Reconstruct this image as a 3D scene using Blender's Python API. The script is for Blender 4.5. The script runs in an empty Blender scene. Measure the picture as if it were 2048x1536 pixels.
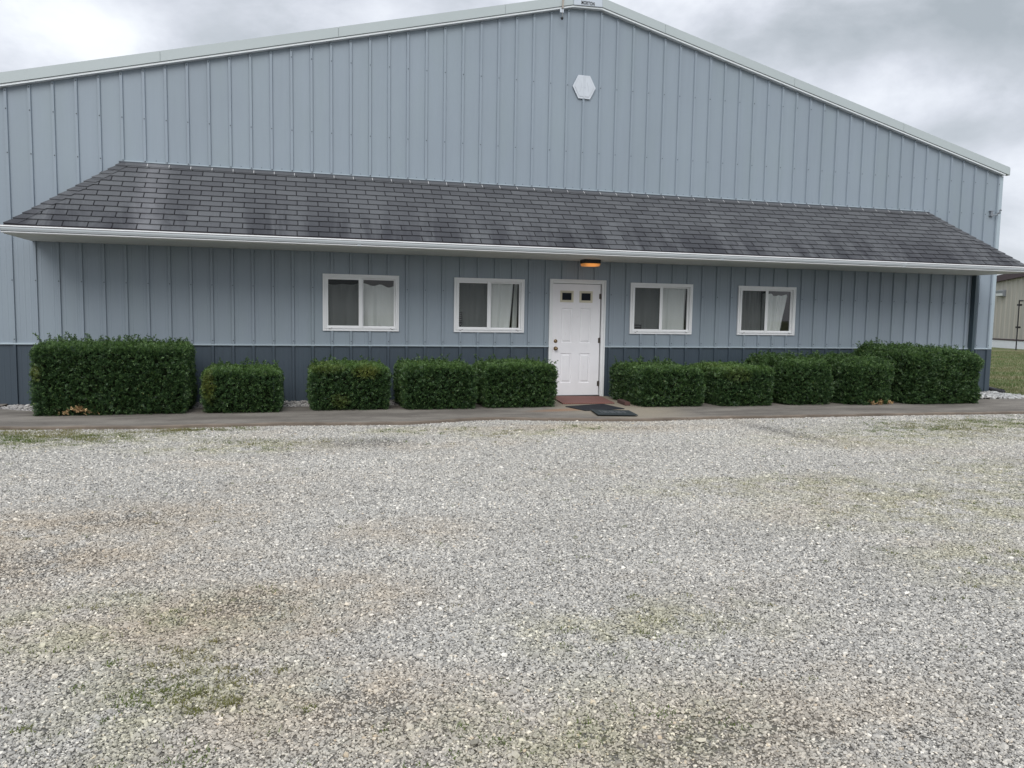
import bpy, math, random
import numpy as np
from mathutils import Vector, Matrix
random.seed(7); rng = np.random.default_rng(11)
C = bpy.context.scene.collection
R = 0.3048

# ------------------------------------------------------------------ helpers
def mesh_obj(name, verts, faces, mat=None, parent=None, mats=None, midx=None, smooth=False):
    me = bpy.data.meshes.new(name)
    me.from_pydata([tuple(v) for v in verts], [], [tuple(f) for f in faces])
    for m in (mats or ([mat] if mat else [])): me.materials.append(m)
    if midx is not None: me.polygons.foreach_set('material_index', midx)
    if smooth: me.polygons.foreach_set('use_smooth', [True] * len(me.polygons))
    me.update()
    o = bpy.data.objects.new(name, me); C.objects.link(o)
    if parent: o.parent = parent
    return o

def quads_np(name, V, mat, parent=None, attrs=None):
    """V: (n,4,3) array of quads"""
    n = len(V); me = bpy.data.meshes.new(name)
    me.vertices.add(n * 4); me.vertices.foreach_set('co', V.reshape(-1).astype(np.float32))
    me.loops.add(n * 4); me.loops.foreach_set('vertex_index', np.arange(n * 4, dtype=np.int32))
    me.polygons.add(n); me.polygons.foreach_set('loop_start', np.arange(0, n * 4, 4, dtype=np.int32))
    me.update(calc_edges=True)
    for k, a in (attrs or {}).items():
        at = me.attributes.new(k, 'FLOAT', 'FACE'); at.data.foreach_set('value', a.astype(np.float32))
    me.materials.append(mat)
    o = bpy.data.objects.new(name, me); C.objects.link(o)
    if parent: o.parent = parent
    return o

class MB:
    def __init__(s): s.v = []; s.f = []; s.m = []
    def quad(s, a, b, c, d, m=0):
        i = len(s.v); s.v += [a, b, c, d]; s.f.append((i, i+1, i+2, i+3)); s.m.append(m)
    def tri(s, a, b, c, m=0):
        i = len(s.v); s.v += [a, b, c]; s.f.append((i, i+1, i+2)); s.m.append(m)
    def box(s, x0, x1, y0, y1, z0, z1, m=0):
        s.hexa([(x0,y0,z0),(x1,y0,z0),(x1,y1,z0),(x0,y1,z0),(x0,y0,z1),(x1,y0,z1),(x1,y1,z1),(x0,y1,z1)], m)
    def hexa(s, p, m=0):
        i = len(s.v); s.v += [tuple(q) for q in p]
        for f in ((0,3,2,1),(4,5,6,7),(0,1,5,4),(1,2,6,5),(2,3,7,6),(3,0,4,7)):
            s.f.append(tuple(i+k for k in f)); s.m.append(m)
    def prism(s, poly, d, m=0, cap=True):
        """poly list of 3d points (loop), extruded by vector d"""
        n = len(poly); i = len(s.v); d = Vector(d)
        s.v += [tuple(p) for p in poly] + [tuple(Vector(p)+d) for p in poly]
        for k in range(n):
            j = (k+1) % n; s.f.append((i+k, i+j, i+n+j, i+n+k)); s.m.append(m)
        if cap:
            s.f.append(tuple(i+k for k in range(n))[::-1]); s.m.append(m)
            s.f.append(tuple(i+n+k for k in range(n))); s.m.append(m)
    def tube(s, pts, r, n=8, m=0, r2=None):
        pts = [Vector(p) for p in pts]; rings = []
        for k, p in enumerate(pts):
            a = pts[max(k-1,0)]; b = pts[min(k+1,len(pts)-1)]; t = (b-a).normalized()
            u = t.orthogonal().normalized(); w = t.cross(u)
            rr = r if r2 is None else r + (r2-r)*k/(len(pts)-1)
            i = len(s.v)
            for q in range(n):
                an = 2*math.pi*q/n; s.v.append(tuple(p + u*math.cos(an)*rr + w*math.sin(an)*rr))
            rings.append(i)
        for a, b in zip(rings, rings[1:]):
            for q in range(n):
                j = (q+1) % n; s.f.append((a+q, a+j, b+j, b+q)); s.m.append(m)
        s.f.append(tuple(rings[0]+q for q in range(n))[::-1]); s.m.append(m)
        s.f.append(tuple(rings[-1]+q for q in range(n))); s.m.append(m)
    def lathe(s, c, prof, axis='y', n=16, m=0):
        """prof list of (r, h) along the axis"""
        i0 = len(s.v)
        for r, h in prof:
            for q in range(n):
                a = 2*math.pi*q/n; u, w = r*math.cos(a), r*math.sin(a)
                s.v.append((c[0]+u, c[1]+h, c[2]+w) if axis == 'y' else (c[0]+u, c[1]+w, c[2]+h))
        for k in range(len(prof)-1):
            for q in range(n):
                j = (q+1) % n; s.f.append((i0+k*n+q, i0+k*n+j, i0+(k+1)*n+j, i0+(k+1)*n+q)); s.m.append(m)
        s.f.append(tuple(i0+(len(prof)-1)*n+q for q in range(n))); s.m.append(m)
    def build(s, name, mat, parent=None, bevel=0, smooth=False):
        mats = mat if isinstance(mat, list) else [mat]
        o = mesh_obj(name, s.v, s.f, mats=mats, midx=s.m, parent=parent, smooth=smooth)
        import bmesh
        bm = bmesh.new(); bm.from_mesh(o.data); bmesh.ops.recalc_face_normals(bm, faces=bm.faces); bm.to_mesh(o.data); bm.free()
        if bevel:
            b = o.modifiers.new('bevel', 'BEVEL'); b.width = bevel; b.segments = 2; b.limit_method = 'ANGLE'
        return o

def empty(name, loc=(0,0,0), rz=0):
    o = bpy.data.objects.new(name, None); C.objects.link(o); o.location = loc; o.rotation_euler.z = rz
    o.empty_display_size = 0.1; return o
def tag(o, label=None, cat=None, group=None, kind=None):
    if label: o['label'] = label
    if cat: o['category'] = cat
    if group: o['group'] = group
    if kind: o['kind'] = kind
    return o

# ------------------------------------------------------------------ materials
class NT:
    def __init__(s, tree): s.t = tree; s.N = tree.nodes; s.L = tree.links
    def n(s, typ, **kw):
        o = s.N.new(typ)
        ins = kw.pop('ins', {})
        for k, v in kw.items(): setattr(o, k, v)
        for k, v in ins.items(): s.set(o.inputs[k], v)
        return o
    def set(s, sock, v):
        if isinstance(v, bpy.types.NodeSocket): s.L.new(v, sock)
        else:
            try: sock.default_value = v
            except Exception: sock.default_value = (*v, 1.0)
    def math(s, op, a, b=0.0, c=None, clamp=False):
        o = s.n('ShaderNodeMath', operation=op, use_clamp=clamp); s.set(o.inputs[0], a); s.set(o.inputs[1], b)
        if c is not None: s.set(o.inputs[2], c)
        return o.outputs[0]
    def vmath(s, op, a, b=(0,0,0)):
        o = s.n('ShaderNodeVectorMath', operation=op); s.set(o.inputs[0], a); s.set(o.inputs[1], b)
        return o.outputs['Value'] if op in ('LENGTH','DOT_PRODUCT','DISTANCE') else o.outputs[0]
    def noise(s, vec, scale, detail=4, rough=0.55, dist=0.0):
        o = s.n('ShaderNodeTexNoise', ins={'Scale': scale, 'Detail': detail, 'Roughness': rough, 'Distortion': dist}); s.L.new(vec, o.inputs['Vector']); return o.outputs['Fac']
    def ramp(s, fac, stops, interp='LINEAR'):
        o = s.n('ShaderNodeValToRGB'); o.color_ramp.interpolation = interp
        cr = o.color_ramp
        while len(cr.elements) < len(stops): cr.elements.new(0.5)
        for e, (p, c) in zip(cr.elements, stops):
            e.position = p; e.color = (*c, 1.0) if isinstance(c, (tuple, list)) else (c, c, c, 1.0)
        s.set(o.inputs[0], fac); return o.outputs[0]
    def mix(s, fac, a, b, mode='MIX'):
        o = s.n('ShaderNodeMix', data_type='RGBA', blend_type=mode)
        s.set(o.inputs[0], fac); s.set(o.inputs[6], a); s.set(o.inputs[7], b); return o.outputs[2]
    def maprange(s, v, a, b, c=0.0, d=1.0, smooth=True):
        o = s.n('ShaderNodeMapRange', interpolation_type='SMOOTHSTEP' if smooth else 'LINEAR')
        for i, q in enumerate((v, a, b, c, d)): s.set(o.inputs[i], q)
        return o.outputs[0]
    def pos(s): return s.n('ShaderNodeNewGeometry').outputs['Position']
    def scale(s, vec, sc, loc=(0,0,0)):
        o = s.n('ShaderNodeMapping'); s.L.new(vec, o.inputs[0]); o.inputs['Scale'].default_value = sc; o.inputs['Location'].default_value = loc; return o.outputs[0]
    def bump(s, h, strength=0.5, dist=0.01, normal=None):
        o = s.n('ShaderNodeBump', ins={'Strength': strength, 'Distance': dist, 'Height': h})
        if normal is not None: s.L.new(normal, o.inputs['Normal'])
        return o.outputs[0]
    def blob(s, P, cx, cy, rx, ry, rot=0.0, soft=0.6):
        d = s.vmath('SUBTRACT', P, (cx, cy, 0))
        m = s.n('ShaderNodeMapping'); m.vector_type = 'POINT'; s.L.new(d, m.inputs[0])
        m.inputs['Rotation'].default_value = (0, 0, -rot)
        d2 = s.vmath('MULTIPLY', m.outputs[0], (1/rx, 1/ry, 0))
        return s.maprange(s.vmath('LENGTH', d2), 1.0 - soft, 1.0 + soft, 1.0, 0.0)

def new_mat(name):
    m = bpy.data.materials.new(name); m.use_nodes = True; m.node_tree.nodes.clear()
    nt = NT(m.node_tree); out = nt.n('ShaderNodeOutputMaterial'); return m, nt, out
def principled(nt, out, **ins):
    b = nt.n('ShaderNodeBsdfPrincipled')
    for k, v in ins.items(): nt.set(b.inputs[k], v)
    nt.L.new(b.outputs[0], out.inputs[0]); return b

def simple(name, col, rough=0.6, metal=0.0, var=0.12, scale=6.0, bump=0.0, bscale=80, spec=0.5):
    m, nt, out = new_mat(name); P = nt.pos()
    f = nt.noise(P, scale, 5, 0.6)
    c = nt.mix(f, tuple(x*(1-var) for x in col), tuple(min(1, x*(1+var)) for x in col))
    kw = {'Base Color': c, 'Roughness': rough, 'Metallic': metal, 'Specular IOR Level': spec}
    if bump: kw['Normal'] = nt.bump(nt.noise(P, bscale, 4), bump, 0.004)
    principled(nt, out, **kw); return m

def panel_mat(name, col, rough=0.42, dirt=0.12):
    """painted ribbed steel sheet: faint tone shifts from sheet to sheet (three ribs each), rain streaks, oil canning"""
    m, nt, out = new_mat(name); P = nt.pos()
    sx = nt.n('ShaderNodeSeparateXYZ'); nt.L.new(P, sx.inputs[0])
    sheet = nt.math('FLOOR', nt.math('DIVIDE', nt.math('ADD', sx.outputs[0], 5*R), 3*R))
    wn = nt.n('ShaderNodeTexWhiteNoise', noise_dimensions='1D'); nt.L.new(sheet, wn.inputs['W'])
    streak = nt.noise(nt.scale(P, (9, 9, 0.5)), 1.0, 6, 0.65)
    fine = nt.noise(nt.scale(P, (60, 60, 2.0)), 1.0, 3, 0.6)
    big = nt.noise(P, 0.7, 3, 0.5)
    v = nt.math('ADD', nt.math('MULTIPLY', wn.outputs['Value'], 0.05), 0.975)
    v = nt.math('ADD', v, nt.math('MULTIPLY', nt.math('SUBTRACT', streak, 0.5), dirt*1.2))
    v = nt.math('ADD', v, nt.math('MULTIPLY', nt.math('SUBTRACT', fine, 0.5), 0.06))
    v = nt.math('ADD', v, nt.math('MULTIPLY', nt.math('SUBTRACT', big, 0.5), 0.14))
    c = nt.vmath('SCALE', (col[0], col[1], col[2]))
    cn = c.node; nt.L.new(v, cn.inputs['Scale'])
    hue = nt.noise(nt.scale(P, (2.2, 2.2, 0.6), (7, 3, 1)), 1.0, 3)
    c = nt.mix(nt.math('MULTIPLY', nt.maprange(hue, 0.4, 0.75), 0.35), c, tuple(x*y for x, y in zip(col, (1.0, 1.03, 0.95))))
    bn = nt.bump(nt.noise(nt.scale(P, (3.2, 3.2, 0.8)), 1.0, 3), 0.5, 0.010)
    bn = nt.bump(nt.noise(P, 160, 2), 0.12, 0.002, bn)
    principled(nt, out, **{'Base Color': c, 'Roughness': rough, 'Normal': bn, 'Specular IOR Level': 0.45}); return m

M = {}
M['steel'] = panel_mat('painted_steel_blue_grey', (0.256, 0.304, 0.352))
M['steel_dark'] = panel_mat('painted_steel_slate', (0.051, 0.071, 0.092), 0.4, 0.2)
M['steel_trim'] = simple('painted_steel_trim', (0.36, 0.43, 0.475), 0.4, var=0.05, scale=3)
M['rake'] = simple('rake_trim_paint', (0.43, 0.48, 0.485), 0.4, var=0.05, scale=1.3)
M['rake_light'] = simple('rake_edge_white', (0.74, 0.78, 0.80), 0.4, var=0.03)
M['rake_gap'] = simple('rake_reveal', (0.22, 0.24, 0.25), 0.6, var=0.03)
M['plate'] = simple('peak_plate_paint', (0.52, 0.57, 0.63), 0.35, var=0.03)
M['black'] = simple('black_paint', (0.012, 0.012, 0.014), 0.5, var=0.2)
M['gutter'] = simple('gutter_white', (0.60, 0.645, 0.675), 0.3, var=0.05, scale=2)
M['gutter_lip'] = simple('gutter_lip_highlight', (0.86, 0.87, 0.88), 0.3, var=0.05, scale=8)  # paler copy of the gutter paint, highlight put into the lip colour
M['vinyl'] = simple('white_vinyl', (0.84, 0.85, 0.86), 0.35, var=0.03, scale=4, spec=0.4)
M['trim_white'] = simple('door_trim_white', (0.74, 0.76, 0.77), 0.45, var=0.05, scale=5)
M['screw'] = simple('screw_head', (0.05, 0.055, 0.06), 0.5)
M['brass'] = simple('aged_brass', (0.30, 0.22, 0.13), 0.28, 0.9, var=0.3, scale=40)
M['hinge'] = simple('hinge_bronze', (0.10, 0.085, 0.075), 0.4, 0.6, var=0.2, scale=40)
M['cream'] = simple('cream_glazing_bead', (0.60, 0.57, 0.45), 0.45, var=0.08)
M['seal'] = simple('dark_weather_seal', (0.05, 0.045, 0.042), 0.8)
M['downspout'] = simple('downspout_slate', (0.045, 0.07, 0.085), 0.35, var=0.08)
M['wood'] = simple('weathered_wood', (0.38, 0.34, 0.30), 0.8, var=0.2, scale=40)
M['grey_metal'] = simple('grey_metal', (0.26, 0.28, 0.31), 0.45, 0.3, var=0.15, scale=20)
M['hidden_roof'] = simple('roof_steel', (0.42, 0.46, 0.47), 0.45, var=0.06)
M['hidden_int'] = simple('interior_board', (0.10, 0.10, 0.10), 0.9)
M['tan_conc'] = simple('foundation_white', (0.72, 0.74, 0.76), 0.7, var=0.06)
M['maroon'] = simple('maroon_trim', (0.05, 0.028, 0.035), 0.5)

# soffit : ribbed vinyl, pale but weathered
m, nt, out = new_mat('soffit_panel'); P = nt.pos()
w = nt.n('ShaderNodeTexWave', wave_type='BANDS', bands_direction='Y', ins={'Scale': 3.2, 'Distortion': 0.0}); nt.L.new(P, w.inputs[0])
c = nt.mix(nt.noise(nt.scale(P, (1.5, 5, 1)), 1.5, 5), (0.62, 0.63, 0.60), (0.80, 0.80, 0.76))
principled(nt, out, **{'Base Color': c, 'Roughness': 0.6, 'Normal': nt.bump(w.outputs['Fac'], 0.6, 0.01)}); M['soffit'] = m

# door paint
m, nt, out = new_mat('door_white_paint'); P = nt.pos()
sm = nt.noise(nt.scale(P, (5, 5, 2.5)), 1.0, 6, 0.6)
c = nt.mix(sm, (0.68, 0.68, 0.71), (0.80, 0.80, 0.83))
sc = nt.noise(nt.scale(P, (22, 22, 9)), 1.0, 5, 0.7)
c = nt.mix(nt.math('MULTIPLY', nt.maprange(sc, 0.62, 0.74), 0.35), c, (0.55, 0.52, 0.50))
principled(nt, out, **{'Base Color': nt.vmath('MULTIPLY', c, (1.06, 1.06, 1.05)), 'Roughness': 0.42, 'Normal': nt.bump(nt.noise(nt.scale(P, (90, 90, 12)), 1.0, 3), 0.15, 0.002)}); M['door'] = m

# shingles
m, nt, out = new_mat('asphalt_shingle'); P = nt.pos()
g = nt.n('ShaderNodeNewGeometry')
rnd = g.outputs['Random Per Island']
base = nt.mix(rnd, (0.080, 0.083, 0.090), (0.110, 0.115, 0.122))
sxx = nt.n('ShaderNodeSeparateXYZ'); nt.L.new(P, sxx.inputs[0])
st = nt.noise(nt.scale(P, (1.9, 0.35, 0.35)), 1.0, 5, 0.62, 0.6)
st2 = nt.noise(nt.scale(P, (5.5, 0.8, 0.8), (3, 1, 5)), 1.0, 4, 0.6)
dark = nt.math('MULTIPLY', nt.maprange(st, 0.38, 0.58), 0.8)
wet = nt.maprange(sxx.outputs[2], 2.45, 3.25, 1.0, 0.15)
dark = nt.math('MULTIPLY', dark, wet)
c = nt.mix(dark, base, (0.030, 0.031, 0.038))
c = nt.mix(nt.math('MULTIPLY', nt.maprange(st2, 0.56, 0.74), nt.math('MULTIPLY', wet, 0.35)), c, (0.045, 0.042, 0.052))
# pale washed streak near the left end
pl = nt.math('MULTIPLY', nt.maprange(nt.math('ABSOLUTE', nt.math('SUBTRACT', sxx.outputs[0], 1.98)), 0.05, 0.32, 0.62, 0.0), nt.noise(nt.scale(P, (3, 2, 2)), 2.0, 4))
c = nt.mix(nt.math('MULTIPLY', pl, 1.0), c, (0.24, 0.24, 0.255))
gr = nt.noise(P, 420, 2, 0.7)
c = nt.mix(nt.maprange(gr, 0.3, 0.7), nt.vmath('MULTIPLY', c, (0.75,)*3), nt.vmath('MULTIPLY', c, (1.28,)*3))
principled(nt, out, **{'Base Color': c, 'Roughness': 0.88, 'Normal': nt.bump(gr, 0.5, 0.002), 'Specular IOR Level': 0.3}); M['shingle'] = m
M['underlay'] = simple('shingle_slot_felt', (0.018, 0.018, 0.022), 0.95)  # near-black felt deck seen in the slots between tabs
M['nailwhite'] = simple('sealant_white', (0.6, 0.6, 0.6), 0.6)
M['drip'] = simple('drip_edge_dark', (0.028, 0.022, 0.024), 0.6)
M['flash'] = simple('flashing_dark', (0.05, 0.06, 0.075), 0.5)

# glass
m, nt, out = new_mat('window_glass')
tr = nt.n('ShaderNodeBsdfTransparent', ins={'Color': (0.90, 0.91, 0.92)}); gl = nt.n('ShaderNodeBsdfGlossy', ins={'Roughness': 0.02, 'Color': (1, 1, 1)})
fr = nt.n('ShaderNodeFresnel', ins={'IOR': 1.5}); mx = nt.n('ShaderNodeMixShader')
nt.L.new(nt.math('ADD', nt.math('MULTIPLY', fr.outputs[0], 0.9), 0.0), mx.inputs[0]); nt.L.new(tr.outputs[0], mx.inputs[1]); nt.L.new(gl.outputs[0], mx.inputs[2]); nt.L.new(mx.outputs[0], out.inputs[0]); M['glass'] = m
m, nt, out = new_mat('insect_screen_mesh')
tr = nt.n('ShaderNodeBsdfTransparent'); df = nt.n('ShaderNodeBsdfDiffuse', ins={'Color': (0.045, 0.052, 0.056)}); mx = nt.n('ShaderNodeMixShader', ins={0: 0.52})
nt.L.new(tr.outputs[0], mx.inputs[1]); nt.L.new(df.outputs[0], mx.inputs[2]); nt.L.new(mx.outputs[0], out.inputs[0]); M['screen'] = m
m, nt, out = new_mat('dark_door_glass'); principled(nt, out, **{'Base Color': (0.005, 0.009, 0.015), 'Roughness': 0.08, 'Specular IOR Level': 0.12}); M['dark_glass'] = m
# curtain
m, nt, out = new_mat('curtain_cloth'); P = nt.pos()
c = nt.mix(nt.noise(nt.scale(P, (14, 1, 2)), 1.0, 4), (0.74, 0.78, 0.74), (0.90, 0.92, 0.89))
d = nt.n('ShaderNodeBsdfDiffuse'); nt.L.new(c, d.inputs[0]); nt.L.new(nt.bump(nt.noise(nt.scale(P, (30, 30, 5)), 1.0, 3), 0.4, 0.01), d.inputs['Normal'])
t = nt.n('ShaderNodeBsdfTranslucent'); nt.L.new(c, t.inputs[0]); mx = nt.n('ShaderNodeMixShader', ins={0: 0.2})
nt.L.new(d.outputs[0], mx.inputs[1]); nt.L.new(t.outputs[0], mx.inputs[2]); nt.L.new(mx.outputs[0], out.inputs[0]); M['curtain'] = m
# amber diffuser
m, nt, out = new_mat('amber_diffuser'); P = nt.pos()
sx = nt.n('ShaderNodeSeparateXYZ'); nt.L.new(P, sx.inputs[0])
hot = nt.maprange(nt.math('ABSOLUTE', nt.math('SUBTRACT', sx.outputs[0], 8.885)), 0.03, 0.17, 1.0, 0.35)
f = nt.math('MULTIPLY', hot, nt.math('ADD', 0.7, nt.math('MULTIPLY', nt.noise(P, 60, 2), 0.6)))
b = principled(nt, out, **{'Base Color': (0.5, 0.27, 0.12), 'Roughness': 0.3, 'Emission Color': (1.0, 0.36, 0.07)})
nt.L.new(nt.math('MULTIPLY', f, 0.6), b.inputs['Emission Strength']); M['amber'] = m

# leaves
m, nt, out = new_mat('yew_leaf')
g = nt.n('ShaderNodeNewGeometry'); rnd = g.outputs['Random Per Island']
at = nt.n('ShaderNodeAttribute', attribute_name='young_lit'); ay = nt.n('ShaderNodeAttribute', attribute_name='yellow')
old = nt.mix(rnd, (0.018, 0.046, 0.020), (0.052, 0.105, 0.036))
yng_lit = nt.mix(rnd, (0.060, 0.120, 0.028), (0.130, 0.225, 0.055))  # new growth, also the lit tone for tops and tuft tips
c = nt.mix(at.outputs['Fac'], old, yng_lit)
c = nt.mix(nt.math('GREATER_THAN', rnd, 0.94), c, (0.17, 0.27, 0.10))  # a few leaves painted pale as glints
c = nt.mix(ay.outputs['Fac'], c, nt.mix(rnd, (0.13, 0.17, 0.03), (0.27, 0.26, 0.06)))
lb = nt.n('ShaderNodeBsdfPrincipled', ins={'Base Color': c, 'Roughness': 0.42, 'Specular IOR Level': 0.4})
t = nt.n('ShaderNodeBsdfTranslucent', ins={'Color': c}); mx = nt.n('ShaderNodeMixShader', ins={0: 0.22})
nt.L.new(lb.outputs[0], mx.inputs[1]); nt.L.new(t.outputs[0], mx.inputs[2]); nt.L.new(mx.outputs[0], out.inputs[0]); M['leaf'] = m
M['twig_dark_core'] = simple('hedge_stem_dark_core', (0.012, 0.017, 0.009), 0.95, spec=0.0)  # stems and core; near-black so the hedge inside reads as shade
m, nt, out = new_mat('dead_leaf'); g = nt.n('ShaderNodeNewGeometry')
principled(nt, out, **{'Base Color': nt.mix(g.outputs['Random Per Island'], (0.26, 0.14, 0.06), (0.58, 0.42, 0.22)), 'Roughness': 0.8}); M['deadleaf'] = m
# grass blades
def grass_mat(name, a, b, dry):
    m, nt, out = new_mat(name); g = nt.n('ShaderNodeNewGeometry'); rnd = g.outputs['Random Per Island']
    c = nt.mix(rnd, a, b); n_ = nt.noise(nt.pos(), 0.9, 4)
    c = nt.mix(nt.math('MULTIPLY', nt.maprange(n_, 0.4, 0.65), 0.75), c, dry)
    d = nt.n('ShaderNodeBsdfDiffuse'); nt.L.new(c, d.inputs[0]); t = nt.n('ShaderNodeBsdfTranslucent'); nt.L.new(c, t.inputs[0])
    mx = nt.n('ShaderNodeMixShader', ins={0: 0.3}); nt.L.new(d.outputs[0], mx.inputs[1]); nt.L.new(t.outputs[0], mx.inputs[2]); nt.L.new(mx.outputs[0], out.inputs[0]); return m
M['weed'] = grass_mat('weed_blades', (0.075, 0.125, 0.035), (0.17, 0.21, 0.06), (0.25, 0.21, 0.10))
M['lawn_blade'] = grass_mat('lawn_blades', (0.085, 0.135, 0.05), (0.15, 0.19, 0.075), (0.23, 0.20, 0.12))
# lawn ground
m, nt, out = new_mat('lawn_ground'); P = nt.pos()
n1 = nt.noise(nt.scale(P, (0.25, 1.2, 1)), 1.0, 6, 0.65); n2 = nt.noise(P, 9, 5, 0.7)
c = nt.mix(nt.maprange(n1, 0.38, 0.6), (0.11, 0.15, 0.062), (0.20, 0.18, 0.105))
c = nt.mix(nt.maprange(n2, 0.35, 0.7), nt.vmath('MULTIPLY', c, (0.65,)*3), nt.vmath('MULTIPLY', c, (1.25,)*3))
principled(nt, out, **{'Base Color': c, 'Roughness': 0.95, 'Specular IOR Level': 0.1, 'Normal': nt.bump(n2, 0.6, 0.05)}); M['lawn'] = m

# gravel
TAN = [(2.4,-8.3,1.1,0.8),(2.75,-7.3,0.9,0.5),(3.65,-9.2,0.8,0.45),(5.3,-10.9,1.0,0.4),(4.1,-10.4,0.5,0.35),(8.3,-3.7,1.3,0.35),(1.9,-7.9,1.2,1.0),(7.3,-3.4,1.6,0.35),(4.6,-8.0,0.5,0.3)]
GREEN = [(3.45,-10.15,0.42,0.5),(4.85,-10.75,0.7,0.35),(9.0,-8.1,1.4,0.8),(11.4,-5.0,1.8,0.7),(1.0,-3.5,1.8,0.5),(13.3,-4.4,2.2,0.7),(10.8,-7.4,1.0,0.9),(5.4,-3.4,0.8,0.3),(6.6,-3.9,0.7,0.3),(8.2,-9.6,0.7,0.6),(3.0,-9.3,0.8,0.4),(7.6,-3.5,0.5,0.3),(3.4,-4.3,1.0,0.4),(5.5,-9.9,0.7,0.3),(8.0,-7.2,1.2,0.4)]
def gravel_masks(nt, P):
    wob = nt.noise(P, 3.1, 7, 0.75)
    tan = None
    for b in TAN:
        q = nt.blob(P, *b, soft=0.75); tan = q if tan is None else nt.math('MAXIMUM', tan, q)
    gre = None
    for b in GREEN:
        q = nt.blob(P, *b, soft=0.75); gre = q if gre is None else nt.math('MAXIMUM', gre, q)
    bg = nt.noise(nt.scale(P, (0.45, 0.6, 1), (4, 2, 0)), 1.0, 6, 0.6)
    tan = nt.math('ADD', nt.math('MULTIPLY', tan, 0.48), nt.math('MULTIPLY', nt.maprange(bg, 0.48, 0.7), 0.35))
    tan = nt.math('MULTIPLY', tan, nt.maprange(wob, 0.30, 0.60))
    gre = nt.math('MULTIPLY', gre, nt.maprange(wob, 0.62, 0.38))
    dk = nt.math('MAXIMUM', nt.blob(P, 10.1, -4.2, 0.16, 0.85, 0.05, 0.7), nt.blob(P, 4.75, -4.25, 0.5, 0.3, 0, 0.7))
    dk = nt.math('MULTIPLY', dk, nt.maprange(nt.noise(P, 26, 5, 0.8), 0.42, 0.58))
    return tan, gre, dk
m, nt, out = new_mat('gravel_ground'); P = nt.pos()
tan, gre, dk = gravel_masks(nt, P)
def vor(sc, rndn=1.0, feat='F1'):
    o = nt.n('ShaderNodeTexVoronoi', feature=feat, ins={'Scale': sc, 'Randomness': rndn}); nt.L.new(Pd, o.inputs['Vector']); return o
dn = nt.n('ShaderNodeTexNoise', ins={'Scale': 40.0, 'Detail': 2.0}); nt.L.new(P, dn.inputs['Vector'])
Pd = nt.vmath('ADD', P, nt.vmath('MULTIPLY', nt.vmath('SUBTRACT', dn.outputs['Color'], (0.5,)*3), (0.012,)*3))
v1 = vor(78.0); v2 = vor(34.0); v3 = vor(190.0)
def cellval(v):
    s_ = nt.n('ShaderNodeSeparateColor'); nt.L.new(v.outputs['Color'], s_.inputs[0]); return s_.outputs[0], s_.outputs[1]
a1, b1 = cellval(v1); a2, b2 = cellval(v2); a3, b3 = cellval(v3)
stone = nt.ramp(a1, [(0.0, (0.10, 0.10, 0.10)), (0.22, (0.235, 0.238, 0.235)), (0.62, (0.41, 0.41, 0.40)), (0.88, (0.60, 0.60, 0.585)), (1.0, (0.84, 0.83, 0.80))])
stone2 = nt.ramp(a2, [(0.0, (0.15, 0.15, 0.15)), (0.55, (0.36, 0.36, 0.355)), (1.0, (0.72, 0.71, 0.69))])
pick = nt.math('GREATER_THAN', b2, 0.55)
col = nt.mix(pick, stone, stone2)
fine = nt.ramp(a3, [(0, 0.6), (1, 1.3)])
col = nt.vmath('MULTIPLY', col, fine)
gap1 = nt.maprange(v1.outputs['Distance'], 0.35, 0.62); gap2 = nt.maprange(v2.outputs['Distance'], 0.42, 0.70)
gap = nt.mix(pick, gap1, gap2)
col = nt.mix(nt.math('MULTIPLY', gap, 0.72), col, (0.10, 0.098, 0.090))  # cell borders darkened: shade between stones put into the colour
patch = nt.noise(nt.scale(P, (0.5, 0.8, 1), (1, 9, 0)), 1.0, 5, 0.6)
col = nt.vmath('MULTIPLY', col, nt.ramp(patch, [(0.3, 0.86), (0.7, 1.14)]))
tn = nt.vmath('MULTIPLY', nt.mix(0.45, col, (0.40, 0.33, 0.25)), (1.02, 0.94, 0.83))
col = nt.mix(nt.math('MULTIPLY', tan, 0.8), col, tn)
gm = nt.math('MULTIPLY', gre, nt.maprange(nt.noise(P, 28, 4, 0.7), 0.42, 0.6))
col = nt.mix(nt.math('MULTIPLY', gm, 0.8), col, (0.16, 0.165, 0.075))
col = nt.mix(nt.math('MULTIPLY', dk, nt.maprange(nt.noise(P, 22, 4, 0.7), 0.38, 0.6)), col, (0.06, 0.058, 0.055))
h = nt.math('ADD', nt.math('MULTIPLY', nt.math('SUBTRACT', 1.0, v1.outputs['Distance']), 0.6), nt.math('MULTIPLY', nt.math('SUBTRACT', 1.0, v2.outputs['Distance']), 1.0))
h = nt.math('ADD', h, nt.math('MULTIPLY', a1, 0.5))
col = nt.vmath('MULTIPLY', col, (0.66, 0.64, 0.61))  # whole ground darkened so gaps under the loose stones read shaded
principled(nt, out, **{'Base Color': col, 'Roughness': 0.85, 'Specular IOR Level': 0.25, 'Normal': nt.bump(h, 0.9, 0.012)}); M['gravel'] = m
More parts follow.
